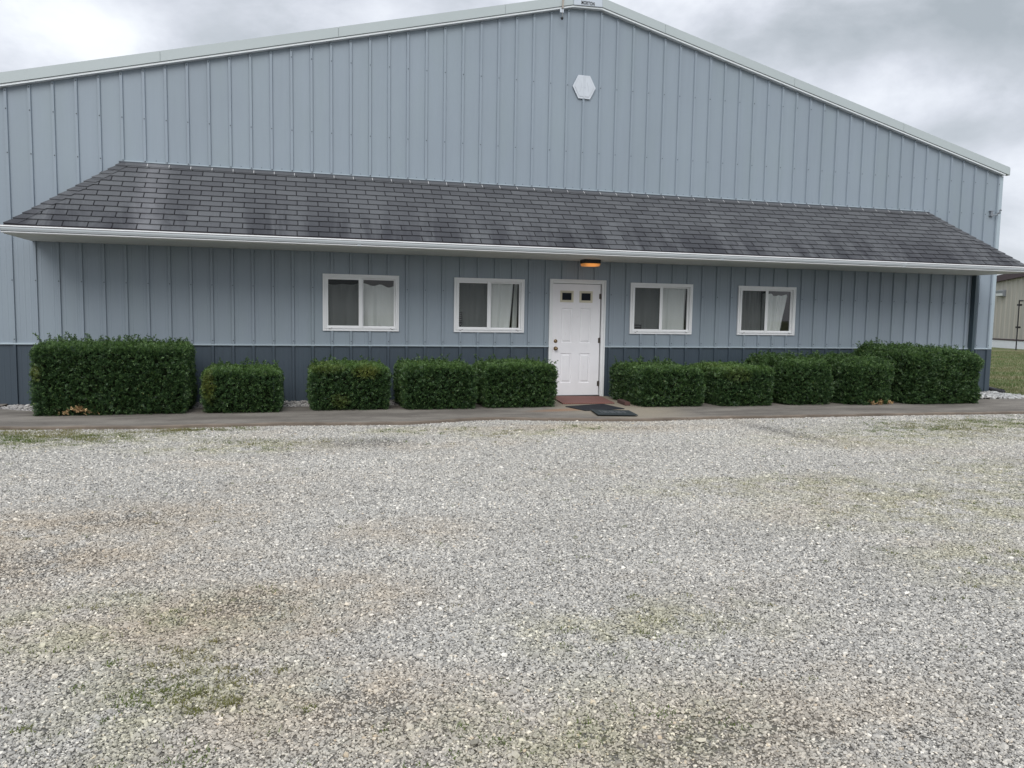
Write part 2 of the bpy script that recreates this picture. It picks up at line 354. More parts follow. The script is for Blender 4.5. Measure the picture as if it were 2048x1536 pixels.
# loose stones
def stone_mat(name, stops, masks=True):
    m, nt, out = new_mat(name); P = nt.pos()
    oi = nt.n('ShaderNodeObjectInfo'); c = nt.ramp(oi.outputs['Random'], stops)
    pt = nt.noise(nt.scale(P, (0.5, 0.8, 1), (1, 9, 0)), 1.0, 5, 0.6)
    c = nt.vmath('MULTIPLY', c, nt.ramp(pt, [(0.3, 0.92), (0.7, 1.08)]))
    c = nt.mix(nt.noise(P, 260, 3), nt.vmath('MULTIPLY', c, (0.8,)*3), nt.vmath('MULTIPLY', c, (1.15,)*3))
    if masks:
        tan, gre, dk = gravel_masks(nt, P)
        c = nt.mix(nt.math('MULTIPLY', tan, 0.9), c, nt.mix(0.35, nt.vmath('MULTIPLY', c, (1.04, 0.90, 0.72)), (0.40, 0.32, 0.23)))
        c = nt.mix(nt.math('MULTIPLY', gre, 0.55), c, nt.mix(0.25, nt.vmath('MULTIPLY', c, (0.90, 0.88, 0.58)), (0.20, 0.19, 0.09)))
        c = nt.mix(nt.math('MULTIPLY', dk, 0.8), c, (0.07, 0.068, 0.066))
    principled(nt, out, **{'Base Color': c, 'Roughness': 0.8, 'Specular IOR Level': 0.3}); return m
GS = [(0.0, (0.20, 0.194, 0.183)), (0.10, (0.29, 0.281, 0.262)), (0.50, (0.40, 0.386, 0.356)), (0.80, (0.485, 0.465, 0.423)), (0.92, (0.59, 0.56, 0.50)), (0.975, (0.80, 0.765, 0.69)), (1.0, (0.48, 0.40, 0.30))]
M['stone'] = stone_mat('gravel_stone', GS)
M['pebble'] = stone_mat('bed_pebble', [(0.0, (0.16, 0.15, 0.15)), (0.5, (0.34, 0.33, 0.32)), (0.85, (0.52, 0.50, 0.47)), (1, (0.7, 0.69, 0.67))], False)
M['riverstone'] = stone_mat('white_river_stone', [(0.0, (0.28, 0.28, 0.28)), (0.5, (0.38, 0.38, 0.37)), (1, (0.56, 0.56, 0.55))], False)
M['soil'] = simple('bed_soil', (0.20, 0.165, 0.125), 0.95, var=0.35, scale=14, bump=0.6, bscale=60)
# walk
m, nt, out = new_mat('asphalt_walk'); P = nt.pos()
n1 = nt.noise(nt.scale(P, (0.7, 2.2, 1)), 1.0, 7, 0.65); n2 = nt.noise(P, 130, 3, 0.7); n3 = nt.noise(P, 4.5, 6, 0.7)
c = nt.mix(nt.maprange(n1, 0.36, 0.64), (0.128, 0.115, 0.100), (0.215, 0.196, 0.170))
c = nt.mix(nt.math('MULTIPLY', nt.maprange(n3, 0.5, 0.7), 0.35), c, (0.078, 0.071, 0.063))
ap = nt.blob(P, 8.85, -1.2, 0.95, 1.9, 0.0, 0.35)
c = nt.mix(nt.math('MULTIPLY', ap, nt.maprange(n3, 0.25, 0.5, 0.55, 0.95)), c, (0.27, 0.235, 0.18))
c = nt.mix(nt.math('MULTIPLY', nt.blob(P, 7.95, -1.9, 0.5, 0.14, 0.2, 0.7), 0.55), c, (0.30, 0.155, 0.075))
sp = nt.n('ShaderNodeTexVoronoi', ins={'Scale': 90.0}); nt.L.new(P, sp.inputs['Vector'])
spk = nt.math('MULTIPLY', nt.math('LESS_THAN', sp.outputs['Distance'], 0.16), 0.5)
c = nt.mix(spk, c, (0.35, 0.33, 0.30))
c = nt.mix(nt.maprange(n2, 0.3, 0.7), nt.vmath('MULTIPLY', c, (0.8,)*3), nt.vmath('MULTIPLY', c, (1.2,)*3))
principled(nt, out, **{'Base Color': c, 'Roughness': 0.9, 'Specular IOR Level': 0.25, 'Normal': nt.bump(n2, 0.5, 0.004)}); M['walk'] = m
M['walk_edge'] = simple('walk_lip', (0.155, 0.125, 0.098), 0.9, var=0.75, scale=2.5, bump=0.6, bscale=40)
# mats
m, nt, out = new_mat('red_rubber_mat'); P = nt.pos()
w = nt.n('ShaderNodeTexVoronoi', ins={'Scale': 28.0, 'Randomness': 0.15}); nt.L.new(P, w.inputs['Vector'])
c = nt.mix(nt.maprange(w.outputs['Distance'], 0.25, 0.5), (0.31, 0.125, 0.10), (0.17, 0.065, 0.055))
c = nt.mix(nt.math('MULTIPLY', nt.noise(P, 9, 5), 0.35), c, (0.30, 0.20, 0.16))
principled(nt, out, **{'Base Color': c, 'Roughness': 0.85, 'Normal': nt.bump(w.outputs['Distance'], 0.6, 0.006)}); M['redmat'] = m
M['blackmat'] = simple('black_rubber_mat', (0.022, 0.024, 0.028), 0.8, var=0.3, scale=20, bump=0.5, bscale=120, spec=0.15)
M['greymat'] = simple('faded_black_mat', (0.032, 0.040, 0.042), 0.8, var=0.35, scale=14, bump=0.5, bscale=120, spec=0.2)
M['matlet'] = simple('faded_mat_lettering', (0.085, 0.095, 0.10), 0.85)
M['brick'] = simple('old_red_brick', (0.085, 0.042, 0.036), 0.9, var=0.35, scale=30, bump=0.6, bscale=90)
M['plaque'] = simple('plaque_white', (0.55, 0.59, 0.64), 0.45, var=0.08, scale=9)
M['plaque_line'] = simple('plaque_border_line', (0.47, 0.50, 0.54), 0.5)
M['sticker'] = simple('sticker_black', (0.010, 0.012, 0.013), 0.5)
M['sticker_mark'] = simple('sticker_grey_print', (0.16, 0.17, 0.17), 0.5)
m, nt, out = new_mat('beige_ribbed_steel'); P = nt.pos()
n_ = nt.noise(nt.scale(P, (3, 3, 0.3)), 1.0, 5, 0.6)
c = nt.mix(n_, (0.34, 0.325, 0.285), (0.44, 0.42, 0.37))
principled(nt, out, **{'Base Color': c, 'Roughness': 0.5}); M['beige'] = m

# ------------------------------------------------------------------ camera
cam = bpy.data.cameras.new('camera'); cam.sensor_width = 36; cam.lens = 1590.353/2048*36; cam.clip_end = 3000; cam.clip_start = 0.05
co = bpy.data.objects.new('camera', cam); C.objects.link(co); bpy.context.scene.camera = co
CAM = {'ypr': [0.2791908409789521, -0.08738406197392838, 0.016651693604964244], 'loc': [3.8287408711420277, -13.301956645690051, 1.4432581027347409]}
yaw, pitch, roll = CAM['ypr']
f = Vector((math.sin(yaw)*math.cos(pitch), math.cos(yaw)*math.cos(pitch), math.sin(pitch)))
r = Vector((math.cos(yaw), -math.sin(yaw), 0)); u = r.cross(f)
r2 = r*math.cos(roll)+u*math.sin(roll); u2 = -r*math.sin(roll)+u*math.cos(roll)
co.matrix_world = Matrix(((r2.x,u2.x,-f.x,CAM['loc'][0]),(r2.y,u2.y,-f.y,CAM['loc'][1]),(r2.z,u2.z,-f.z,CAM['loc'][2]),(0,0,0,1)))

# ------------------------------------------------------------------ main building
B = tag(empty('metal_building', (8.85, 0, 0)), 'blue grey ribbed metal building with low gable, shingled awning and slate blue lower wall', 'building')
B.matrix_world.translation
OFF = Vector((-8.85, 0, 0))
def under(o):      # parts are modelled in world coordinates; shift them under the empty at the base
    o.location = o.location + OFF; return o
XL, XR = -0.37, 18.075
ZWH = 0.887
WIN = [(4.426, 5.660), (6.592, 7.832), (9.832, 11.074), (12.030, 13.278)]; WZ0, WZ1 = 1.128, 2.048
DX0, DX1, DZ = 8.293, 9.351, 2.072
def ztop(x):
    if x <= 8.59: return 4.570 + 0.2440*x
    if x >= 9.11: return 4.458 + 0.2494*(18.04 - x)
    return 6.666 + (x-8.59)/0.52*0.0195
def holes_at(x):
    for a, b in WIN:
        if a+0.02 < x < b-0.02: return (WZ0+0.02, WZ1-0.02)
    if DX0+0.02 < x < DX1-0.02: return (-1, DZ-0.02)
    return None
# wall sheet
w = MB()
xs = sorted({XL, XR, 8.59, 9.11, DX0+.02, DX1-.02, *[q for a, b in WIN for q in (a+.02, b-.02)]})
for a, b in zip(xs, xs[1:]):
    h = holes_at((a+b)/2)
    segs = [(0.89, None)] if h is None else ([(0.89, h[0])] if h[0] > 0 else []) + [(h[1], None)]
    for z0, z1 in segs:
        za, zb = (ztop(a), ztop(b)) if z1 is None else (z1, z1)
        w.quad((a,0,z0),(b,0,z0),(b,0,zb),(a,0,za))
def rib(mb, x, z0, z1, wd=0.052, wt=0.036, h=0.027, slope=0.0):
    p = [(x-wd/2, 0), (x-wt/2, -h), (x+wt/2, -h), (x+wd/2, 0)]
    zz = [z1 + slope*(q[0]-x) for q in p]
    lo = [(q[0], q[1]-0.0005, z0) for q in p]; hi = [(q[0], q[1]-0.0005, zz[i]) for i, q in enumerate(p)]
    for i in range(3): mb.quad(lo[i], lo[i+1], hi[i+1], hi[i])
    mb.quad(*hi)
def rib_spans(x, lo, hi, pad=0.0):
    h = None
    for a, b in WIN:
        if a-0.02 < x < b+0.02: h = (WZ0-0.0, WZ1+0.0)
    if DX0-0.02 < x < DX1+0.02: h = (-1, DZ)
    if h is None: return [(lo, hi)]
    out = []
    if h[0] > lo: out.append((lo, h[0]-0.002))
    if h[1] < hi: out.append((max(lo, h[1]+0.002), hi))
    return out
ribs = [k*R for k in range(-1, 60) if k*R < XR-0.02]
for x in ribs:
    for a, b in rib_spans(x, 0.905, ztop(x)-0.012): rib(w, x, a, b, slope=(0.244 if x < 8.8 else -0.249))
    for q in (0.25, 0.5, 0.75):            # faint stiffening beads between the ribs
        xm = x + q*R
        if xm < XR-0.08 and 0.3 < xm < 17.45 and q != 0.5 or xm < 0.3:
            for a, b in rib_spans(xm, 0.905, min(2.40, ztop(xm)-0.02)): rib(w, xm, a, b, 0.020, 0.008, 0.0013)
# screws : heads on the ribs, rows follow the girts
s = w
for x in ribs:
    for z in (0.958, 1.822, 3.645, 4.27, 5.385):
        if z > ztop(x)-0.1: continue
        if z == 3.645 and not (1.5 < x < 16.3): z = 3.65
        if any(a-.03 < x < b+.03 for a, b in WIN) and WZ0-.05 < z < WZ1+.05: continue
        if DX0-.03 < x < DX1+.03 and z < DZ: continue
        s.lathe((x+0.004, -0.0275, z), [(0.0085, 0), (0.0085, -0.004), (0.004, -0.008)], n=6, m=1)
    if 1.6 < x < 16.2:
        s.lathe((x+R/2, -0.0005, 3.665), [(0.006, 0), (0.006, -0.004), (0.003, -0.006)], n=6, m=1)
    s.lathe((x+0.003, -0.0275, ztop(x)-0.05), [(0.0085, 0), (0.0085, -0.004), (0.004, -0.008)], n=6, m=1)
under(w.build('wall', [M['steel'], M['screw']], B))
# wainscot
w = MB()
w.quad((XL,0,-0.06),(DX0+.02,0,-0.06),(DX0+.02,0,ZWH+.003),(XL,0,ZWH+.003)); w.quad((DX1-.02,0,-0.06),(XR,0,-0.06),(XR,0,ZWH+.003),(DX1-.02,0,ZWH+.003))
for x in ribs:
    if DX0-.02 < x < DX1+.02: continue
    rib(w, x, -0.05, ZWH-0.001)
    for q in (0.25, 0.5, 0.75):
        if not (DX0-.03 < x+q*R < DX1+.03) and x+q*R < XR-.08: rib(w, x+q*R, -0.05, ZWH-0.001, 0.020, 0.008, 0.0013)
w.build('wainscot', M['steel_dark'], B).location += OFF
t = MB()
for a, b in ((XL, DX0), (DX1, 17.47), (17.545, XR)):
    t.prism([(a,-0.001,0.887),(a,-0.034,0.880),(a,-0.036,0.886),(a,-0.030,0.893),(a,-0.030,0.903),(a,-0.001,0.907)], (b-a,0,0))
under(t.build('wainscot_trim', M['steel_trim'], B))
# corner trim
t = MB(); t.box(XR-0.095, XR+0.012, -0.024, 0.10, 0.9075, 4.44); under(t.build('corner_trim', M['steel_trim'], B))
t = MB(); t.box(XR-0.095, XR+0.012, -0.022, 0.10, -0.05, 0.886); under(t.build('corner_trim', M['steel_dark'], B))
# side and back walls, roof slabs, floor
L = 30.0
t = MB(); t.box(XR-0.04, XR, 0.10, L, -0.05, 4.40); t.box(XL, XL+0.04, 0.02, L, -0.05, 4.40)
t.prism([(XL,L,0),(XR,L,0),(XR,L,4.4),(8.85,L,6.7),(XL,L,4.4)], (0,0.04,0)); under(t.build('side_wall', M['steel'], B))
t = MB()
for (xa, za, xb, zb) in ((XL-0.16, ztop(XL-0.16)+0.15, 8.85, 6.86), (8.85, 6.86, XR+0.10, ztop(XR+0.10)+0.15)):
    t.hexa([(xa,-0.05,za-0.03),(xb,-0.05,zb-0.03),(xb,L+.1,zb-0.03),(xa,L+.1,za-0.03),(xa,-0.05,za),(xb,-0.05,zb),(xb,L+.1,zb),(xa,L+.1,za)])
under(t.build('roof', M['hidden_roof'], B))
t = MB(); t.box(XL+.05, XR-.05, 1.2, 1.25, 0, 4.3); t.box(XL+.05, XR-.05, 0.02, 1.2, 2.72, 2.76); t.box(XL+.05, XR-.05, 0.02, 1.2, -.04, -0.005); under(t.build('interior', M['hidden_int'], B))
# rake trim: band, light lower lip, dark reveal line; seams
SEAM = [2.081, 4.681, 7.394, 10.312, 12.977, 15.472]
def rake_run(mb, xa, xb, y, zlo, zhi, th, m=0):
    p = []
    for x in (xa, xb): p += [(x, y, ztop(x)+zlo), (x, y-th, ztop(x)+zlo), (x, y-th, ztop(x)+zhi), (x, y, ztop(x)+zhi)]
    mb.hexa([p[0], p[4], p[5], p[1], p[3], p[7], p[6], p[2]], m)
band = MB(); lip = MB()
edges = [XL-0.16] + SEAM[:3] + [8.589]
for a, b in zip(edges, edges[1:]): rake_run(band, a+0.0025, b-0.0025, -0.02, 0.030, 0.182, 0.085)
edges = [9.111] + SEAM[3:] + [XR+0.082]
for a, b in zip(edges, edges[1:]): rake_run(band, a+0.0025, b-0.0025, -0.02, 0.030, 0.182, 0.085)
for a, b in ((XL-.16, 8.59), (9.11, XR-0.01)): rake_run(lip, a, b, -0.002, -0.004, 0.022, 0.088); rake_run(lip, a, b, -0.002, 0.0222, 0.0298, 0.090, 1)
rake_run(lip, 8.59, 9.11, -0.002, -0.004, 0.022, 0.088); rake_run(lip, 8.59, 9.11, -0.002, 0.0222, 0.0298, 0.090, 1)
for a, b in ((XL-.16, SEAM[0]), (SEAM[0], SEAM[1]), (SEAM[1], SEAM[2]), (SEAM[2], 8.59), (9.11, SEAM[3]), (SEAM[3], SEAM[4]), (SEAM[4], SEAM[5]), (SEAM[5], XR+.10)): rake_run(lip, a, b, -0.002, 0.032, 0.172, 0.09, 1)
rk = under(band.build('rake_trim', M['rake'], B)); lo = lip.build('rake_lip', [M['rake_light'], M['rake_gap']], rk)
# peak plate with lettering
pp = MB(); pp.prism([(8.5915,-0.0205,ztop(8.59)+.028),(9.1085,-0.0205,ztop(9.11)+.028),(9.1085,-0.0205,6.845),(8.85,-0.0205,6.905),(8.5915,-0.0205,6.835)], (0,-0.090,0))
plate = under(pp.build('peak_plate', M['plate'], B))
cu = bpy.data.curves.new('lettering', 'FONT'); cu.body = 'MORTON'; cu.size = 0.086; cu.extrude = 0.0015; cu.offset = 0.0026; cu.align_x = 'CENTER'; cu.space_character = 1.12
to = bpy.data.objects.new('tmp', cu); C.objects.link(to); bpy.context.view_layer.update()
me = bpy.data.meshes.new_from_object(to.evaluated_get(bpy.context.evaluated_depsgraph_get())); bpy.data.objects.remove(to)
me.materials.clear(); me.materials.append(M['black'])
lt = bpy.data.objects.new('lettering', me); C.objects.link(lt); lt.parent = plate
lt.location = (8.845, -0.113, 6.717); lt.rotation_euler = (math.pi/2, 0, 0); lt.scale = (0.60, 0.92, 1)
# ---- awning
AX0, AX1 = 0.285, 17.485; YE, ZE = -1.245, 2.512; ZR = 3.612; DEP = -YE; SL = math.hypot(DEP, ZR-ZE)
dY, dZ = DEP/SL, (ZR-ZE)/SL; nY, nZ = -dZ, dY
def P_front(x, v, h=0.0): return (x, YE + dY*v + nY*h, ZE + dZ*v + nZ*h)
aw = MB()
nc = 13; ex = SL/nc
rs = random.Random(3)
for c_ in range(nc):
    v0, v1 = c_*ex, (c_+1)*ex + 0.004
    xl0 = AX0 + DEP*v0/SL; xl1 = AX0 + DEP*min(v1, SL)/SL; xr0 = AX1 - (xl0-AX0); xr1 = AX1 - (xl1-AX0)
    v1 = min(v1, SL)
    off = (c_ % 2)*0.5*R + rs.uniform(-.012, .012) + 0.06
    k = math.floor((AX0-off)/R)
    while off + k*R < AX1:
        a = off + k*R + 0.0075; b = off + (k+1)*R - 0.0075; k += 1
        a0, a1, b0, b1 = max(a, xl0), max(a, xl1), min(b, xr0), min(b, xr1)
        if a0 >= b0 - 0.02: continue
        if a1 >= b1: a1 = b1 = min(max((a1+b1)/2, a0), b0)
        j = rs.uniform(-.004, .004); h0 = 0.019 + rs.uniform(-.001, .002); vb = v0 + j
        A, Bq, Cc, D = P_front(a0, vb, h0), P_front(b0, vb, h0), P_front(b1, v1, 0.004), P_front(a1, v1, 0.004)
        A2, B2, C2, D2 = P_front(a0, vb, 0.002), P_front(b0, vb, 0.002), P_front(b1, v1, 0.001), P_front(a1, v1, 0.001)
        aw.hexa([A2, B2, C2, D2, A, Bq, Cc, D])
awn = under(aw.build('awning', M['shingle'], B))
ud = MB()   # deck under the tabs, side slopes
ud.quad(P_front(AX0,0,0), P_front(AX1,0,0), P_front(AX1-DEP,SL,0), P_front(AX0+DEP,SL,0))
ud.tri((AX0,YE,ZE),(AX0,0,ZE),(AX0+DEP,0,ZR)); ud.tri((AX1,YE,ZE),(AX1,0,ZE),(AX1-DEP,0,ZR))
ud.build('roof_deck', M['underlay'], awn)
for sgn, X0 in ((1, AX0), (-1, AX1)):   # side slope shingles
    sd = MB()
    for c_ in range(nc):
        v0, v1 = c_*ex, (c_+1)*ex
        def q(y, v, h): return (X0 + sgn*(dY*v - dZ*h*1.0), y, ZE + dZ*v + dY*h)
        n_t = 5; yl0 = YE + DEP*v0/SL; yl1 = YE + DEP*v1/SL
        y = -0.002 - (c_ % 2)*0.15
        cuts = [0.0-0.003]
        while y - R > yl0: y -= R; cuts.append(y)
        cuts.append(yl0)
        for ya, yb in zip(cuts, cuts[1:]):
            ya -= .004; yb += .004
            if ya-yb < 0.02: continue
            yb1 = max(yb, yl1); ya1 = max(ya, yb1+0.001)
            sd.hexa([q(yb,v0,.002), q(ya,v0,.002), q(ya1 if ya1<0 else -.003,v1,.001), q(yb1,v1,.001), q(yb,v0,.013), q(ya,v0,.013), q(ya1 if ya1<0 else -.003,v1,.004), q(yb1,v1,.004)])
    sd.build('side_slope', M['shingle'], awn)
HL = math.sqrt(2*DEP**2 + (ZR-ZE)**2); ncap = 14
for sgn, X0 in ((1, AX0), (-1, AX1)):   # hip caps folded over both slopes
    hc = MB()
    for k in range(ncap):
        s0, s1 = k/ncap, min((k+1.12)/ncap, 1.0)
        def H(t): return Vector((X0 + sgn*DEP*t, YE + DEP*t, ZE + (ZR-ZE)*t))
        W = 0.15
        fr = Vector((sgn, 0, 0)); sdv = Vector((0, 1, 0))
        def ring(t, h):
            n1 = Vector((0, nY, nZ)); n2 = Vector((-sgn*dZ, 0, dY)); up = (n1+n2).normalized()
            hp = H(t)
            return [hp + fr*W + n1*h, hp + up*h*1.25, hp + sdv*W + n2*h]
        lo_ = ring(s0, 0.024); hi_ = ring(s1, 0.011); lo2 = ring(s0, 0.012); hi2 = ring(s1, 0.002)
        for r_ in (hi_, hi2):
            for p_ in r_:
                p_.y = min(p_.y, -0.002)
        for i in (0, 1):
            hc.hexa([lo2[i], lo2[i+1], hi2[i+1], hi2[i], lo_[i], lo_[i+1], hi_[i+1], hi_[i]])
    hc.build('hip_cap', M['shingle'], awn)
tc = MB()   # top cap course, with pale sealant lines in its gaps, flashing at the wall
x = AX0+DEP+0.03; k = 0
while x < AX1-DEP-0.05:
    x2 = min(x+R, AX1-DEP-.02); tc.hexa([P_front(x+.004,SL-.105,.006),P_front(x2-.004,SL-.105,.006),P_front(x2-.004,SL-.003,.004),P_front(x+.004,SL-.003,.004),P_front(x+.004,SL-.105,.024),P_front(x2-.004,SL-.105,.024),P_front(x2-.004,SL-.003,.018),P_front(x+.004,SL-.003,.018)], 0)
    tc.hexa([P_front(x2-.0035,SL-.098,.006),P_front(x2+.0035,SL-.098,.006),P_front(x2+.0035,SL-.02,.004),P_front(x2-.0035,SL-.02,.004),P_front(x2-.0035,SL-.098,.025),P_front(x2+.0035,SL-.098,.025),P_front(x2+.0035,SL-.02,.0195),P_front(x2-.0035,SL-.02,.0195)], 1)
    x += R
tc.build('ridge_course', [M['shingle'], M['nailwhite']], awn)
fl = MB(); fl.box(AX0+DEP-.06, AX1-DEP+.04, -0.030, -0.001, ZR-.004, ZR+0.016, 0); fl.box(AX0+DEP-.02, AX1-DEP+.0, -0.025, -0.0005, ZR+0.0165, ZR+0.030, 1)
fl.build('flashing', [M['flash'], M['steel_trim']], awn)
de = MB(); de.hexa([(AX0-.005,YE-.03,ZE-.028),(AX1+.005,YE-.03,ZE-.028),(AX1+.005,YE+.01,ZE-.028),(AX0-.005,YE+.01,ZE-.028),(AX0-.005,YE-.03,ZE-.004),(AX1+.005,YE-.03,ZE-.004),(AX1+.005,YE+.01,ZE+.012),(AX0-.005,YE+.01,ZE+.012)])
de.build('drip_edge', M['drip'], awn)
so = MB(); so.box(AX0+.012, AX1-.012, YE+.025, -0.001, 2.398, 2.412); so.build('soffit', M['soffit'], awn)
for X in (AX0, AX1): fa = MB(); fa.box(X-.009, X+.009, YE+.0, -0.002, 2.396, 2.50); fa.build('fascia', M['soffit'], awn)
fa = MB(); fa.box(AX0+.011, AX1-.011, YE+.003, YE+.024, 2.400, 2.482)
fa.build('fascia', M['soffit'], awn)
gp = [(-1.2425,2.372,0),(-1.30,2.366,0),(-1.318,2.368,1),(-1.326,2.378,1),(-1.318,2.386,0),(-1.306,2.388,2),(-1.306,2.396,2),(-1.324,2.400,0),(-1.342,2.430,0),(-1.348,2.456,0),(-1.336,2.458,2),(-1.336,2.463,2),(-1.354,2.465,1),(-1.354,2.484,1),(-1.340,2.486,1),(-1.334,2.476,0),(-1.334,2.450,0),(-1.30,2.395,0),(-1.255,2.392,0),(-1.2425,2.470,0)]
g = MB(); n = len(gp)
GX0, GX1 = AX0-.02, AX1+.02
gp = [(a, 2.402+(b-2.366)*0.80, c_) for a, b, c_ in gp]
for X in (GX0, GX1): g.v += [(X, a, b) for a, b, _ in gp]
for k in range(n):
    j = (k+1) % n; g.f.append((k, j, n+j, n+k)); g.m.append(gp[k][2])
gt = g.build('gutter', [M['gutter'], M['gutter_lip'], M['rake_gap']], awn)  # groove faces darker, lips paler: shade and highlight put into colour
for X in (GX0, GX1):
    e = MB(); e.prism([(X-.003,a,b) for a,b,_ in gp[:14]]+[(X-.003,-1.2425,2.494)], (0.006,0,0)); e.build('gutter_end_cap', M['gutter'], awn)
for sx in (4.9, 10.9, 14.6): e = MB(); e.prism([(sx-.03,a-.003 if a<-1.3 else a,b-.002) for a,b,_ in gp[:12]]+[(sx-.03,-1.30,2.43)], (0.05,0,0)); e.build('gutter_joint', M['gutter'], awn)
# leaf litter specks on the gutter lip
lt_ = MB()
for k in range(26):
    X = rs.uniform(AX0+.4, AX1-.3); y = -1.347; s_ = rs.uniform(.008, .02)
    lt_.hexa([(X,y-.004,2.496),(X+s_*1.6,y-.004,2.496),(X+s_*1.6,y+.012,2.496),(X,y+.012,2.496),(X+.003,y,2.504),(X+s_,y,2.506),(X+s_,y+.006,2.504),(X+.003,y+.006,2.506)])
tag(lt_.build('gutter_debris', M['seal'], awn), kind='stuff')
# downspout
d = MB(); d.box(17.472, 17.543, -0.112, -0.003, 0.05, 2.398)
for z in (0.5, 1.6): d.box(17.467, 17.548, -0.116, -0.002, z, z+.025)
d.prism([(17.472,-0.112,0.05),(17.472,-0.02,0.05),(17.472,-0.18,-0.02),(17.472,-0.25,0.03)], (0.071,0,0))
under(d.build('downspout', M['downspout'], B, bevel=0.006))
# ---- windows
for wi, (a, b) in enumerate(WIN):
    fr = MB()
    def frame(mb, x0, x1, z0, z1, wd, y0, y1, m=0):
        mb.box(x0, x1, y0, y1, z1-wd, z1, m); mb.box(x0, x1, y0, y1, z0, z0+wd, m)
        mb.box(x0, x0+wd, y0, y1, z0+wd, z1-wd, m); mb.box(x1-wd, x1, y0, y1, z0+wd, z1-wd, m)
    frame(fr, a, b, WZ0, WZ1, 0.024, -0.034, -0.001)
    frame(fr, a+.0245, b-.0245, WZ0+.0245, WZ1-.0245, 0.012, -0.026, 0.0)
    frame(fr, a+.037, b-.037, WZ0+.037, WZ1-.037, 0.020, -0.040, 0.07)
    wo = under(fr.build('window', M['vinyl'], B, bevel=0.003))
    i0, i1, z0, z1 = a+.0575, b-.0575, WZ0+.0575, WZ1-.0575; mid = (a+b)/2 - 0.015
    sh = MB(); frame(sh, i0, mid+.028, z0, z1, 0.030, -0.020, 0.012); sh.build('sash', M['vinyl'], wo, bevel=0.002)
    sh = MB(); frame(sh, mid+.0285, i1, z0, z1, 0.024, 0.014, 0.044)
    sh.box(mid-.028, mid+.030, -0.034, -0.0205, z0, z1)
    sh.build('sash', M['vinyl'], wo, bevel=0.002)
    gl = MB(); gl.quad((i0+.02,0.006,z0+.02),(mid+.01,0.006,z0+.02),(mid+.01,0.006,z1-.02),(i0+.02,0.006,z1-.02)); gl.quad((mid+.04,0.028,z0+.02),(i1-.015,0.028,z0+.02),(i1-.015,0.028,z1-.02),(mid+.04,0.028,z1-.02))
    gl.build('glass', M['glass'], wo)
    sc_ = MB(); sc_.quad((i0+.015,-0.008,z0+.015),(mid,-0.008,z0+.015),(mid,-0.008,z1-.015),(i0+.015,-0.008,z1-.015)); sc_.build('insect_screen', M['screen'], wo)
    for xx, zz in ((a+.14, z0-.006), (b-.14, z0-.006)): wh = MB(); wh.box(xx-.012, xx+.012, -0.0415, -0.039, zz-.010, zz-.004); wh.build('weep_slot', M['seal'], wo)
    for xx in (a+.11, b-.11): wh = MB(); wh.box(xx-.014, xx+.014, -0.0355, -0.0265, WZ0+.026, WZ0+.032); wh.build('weep_slot', M['seal'], wo)
# ---- door
dr = MB(); SX0, SX1, SZ0, SZ1 = 8.366, 9.262, 0.022, 1.994
pan = [(8.500,8.750,1.672,1.875),(8.862,9.112,1.672,1.875),(8.520,8.745,0.945,1.580),(8.872,9.098,0.945,1.580),(8.520,8.745,0.232,0.780),(8.872,9.098,0.232,0.780)]
YF = 0.010
xs = sorted({SX0, SX1, *[q for p in pan for q in p[:2]]}); zs = sorted({SZ0, SZ1, *[q for p in pan for q in p[2:]]})
for xa, xb in zip(xs, xs[1:]):
    for za, zb in zip(zs, zs[1:]):
        cx, cz = (xa+xb)/2, (za+zb)/2
        if any(p[0] < cx < p[1] and p[2] < cz < p[3] for p in pan): continue
        dr.quad((xa,YF,za),(xb,YF,za),(xb,YF,zb),(xa,YF,zb))
for p in pan[2:]:
    a, b, c_, d_ = p
    rings = [(0, 0), (0.010, 0.0), (0.020, 0.011), (0.034, 0.011), (0.052, 0.002)]
    for (o1, h1), (o2, h2) in zip(rings, rings[1:]):
        q1 = [(a+o1,YF+h1,c_+o1),(b-o1,YF+h1,c_+o1),(b-o1,YF+h1,d_-o1),(a+o1,YF+h1,d_-o1)]
        q2 = [(a+o2,YF+h2,c_+o2),(b-o2,YF+h2,c_+o2),(b-o2,YF+h2,d_-o2),(a+o2,YF+h2,d_-o2)]
        for i in range(4): dr.quad(q1[i], q1[(i+1)%4], q2[(i+1)%4], q2[i])
    dr.quad(*q2)
for p in pan[:2]:
    a, b, c_, d_ = p; dr.quad((a,YF+.012,c_),(b,YF+.012,c_),(b,YF+.012,d_),(a,YF+.012,d_))
dr.box(SX0, SX1, YF+.02, YF+.044, SZ0, SZ1)
do = MB.build(dr, 'door', M['door'], B); under(do)
for p in pan[:2]:
    a, b, c_, d_ = p; lf = MB(); frame(lf, a, b, c_, d_, 0.030, YF-.010, YF+.011); frame(lf, a+.0305, b-.0305, c_+.0305, d_-.0305, 0.008, YF-.004, YF+.011)
    lo = lf.build('door_light_frame', M['cream'], do, bevel=0.003)
    gq = MB(); gq.box(a+.036, b-.036, YF+.003, YF+.0105, c_+.036, d_-.036); gq.build('door_light', M['dark_glass'], do)
kb = MB(); kb.lathe((8.432,YF,0.855), [(0.036,0),(0.036,-.006),(0.014,-.010),(0.013,-.030),(0.024,-.038),(0.030,-.052),(0.026,-.064),(0.010,-.070)], n=20); kb.build('doorknob', M['brass'], do, smooth=True)
kb = MB(); kb.lathe((8.432,YF,0.985), [(0.034,0),(0.032,-.010),(0.020,-.016),(0.018,-.022),(0.006,-.023)], n=20); kb.build('deadbolt', M['brass'], do, smooth=True)
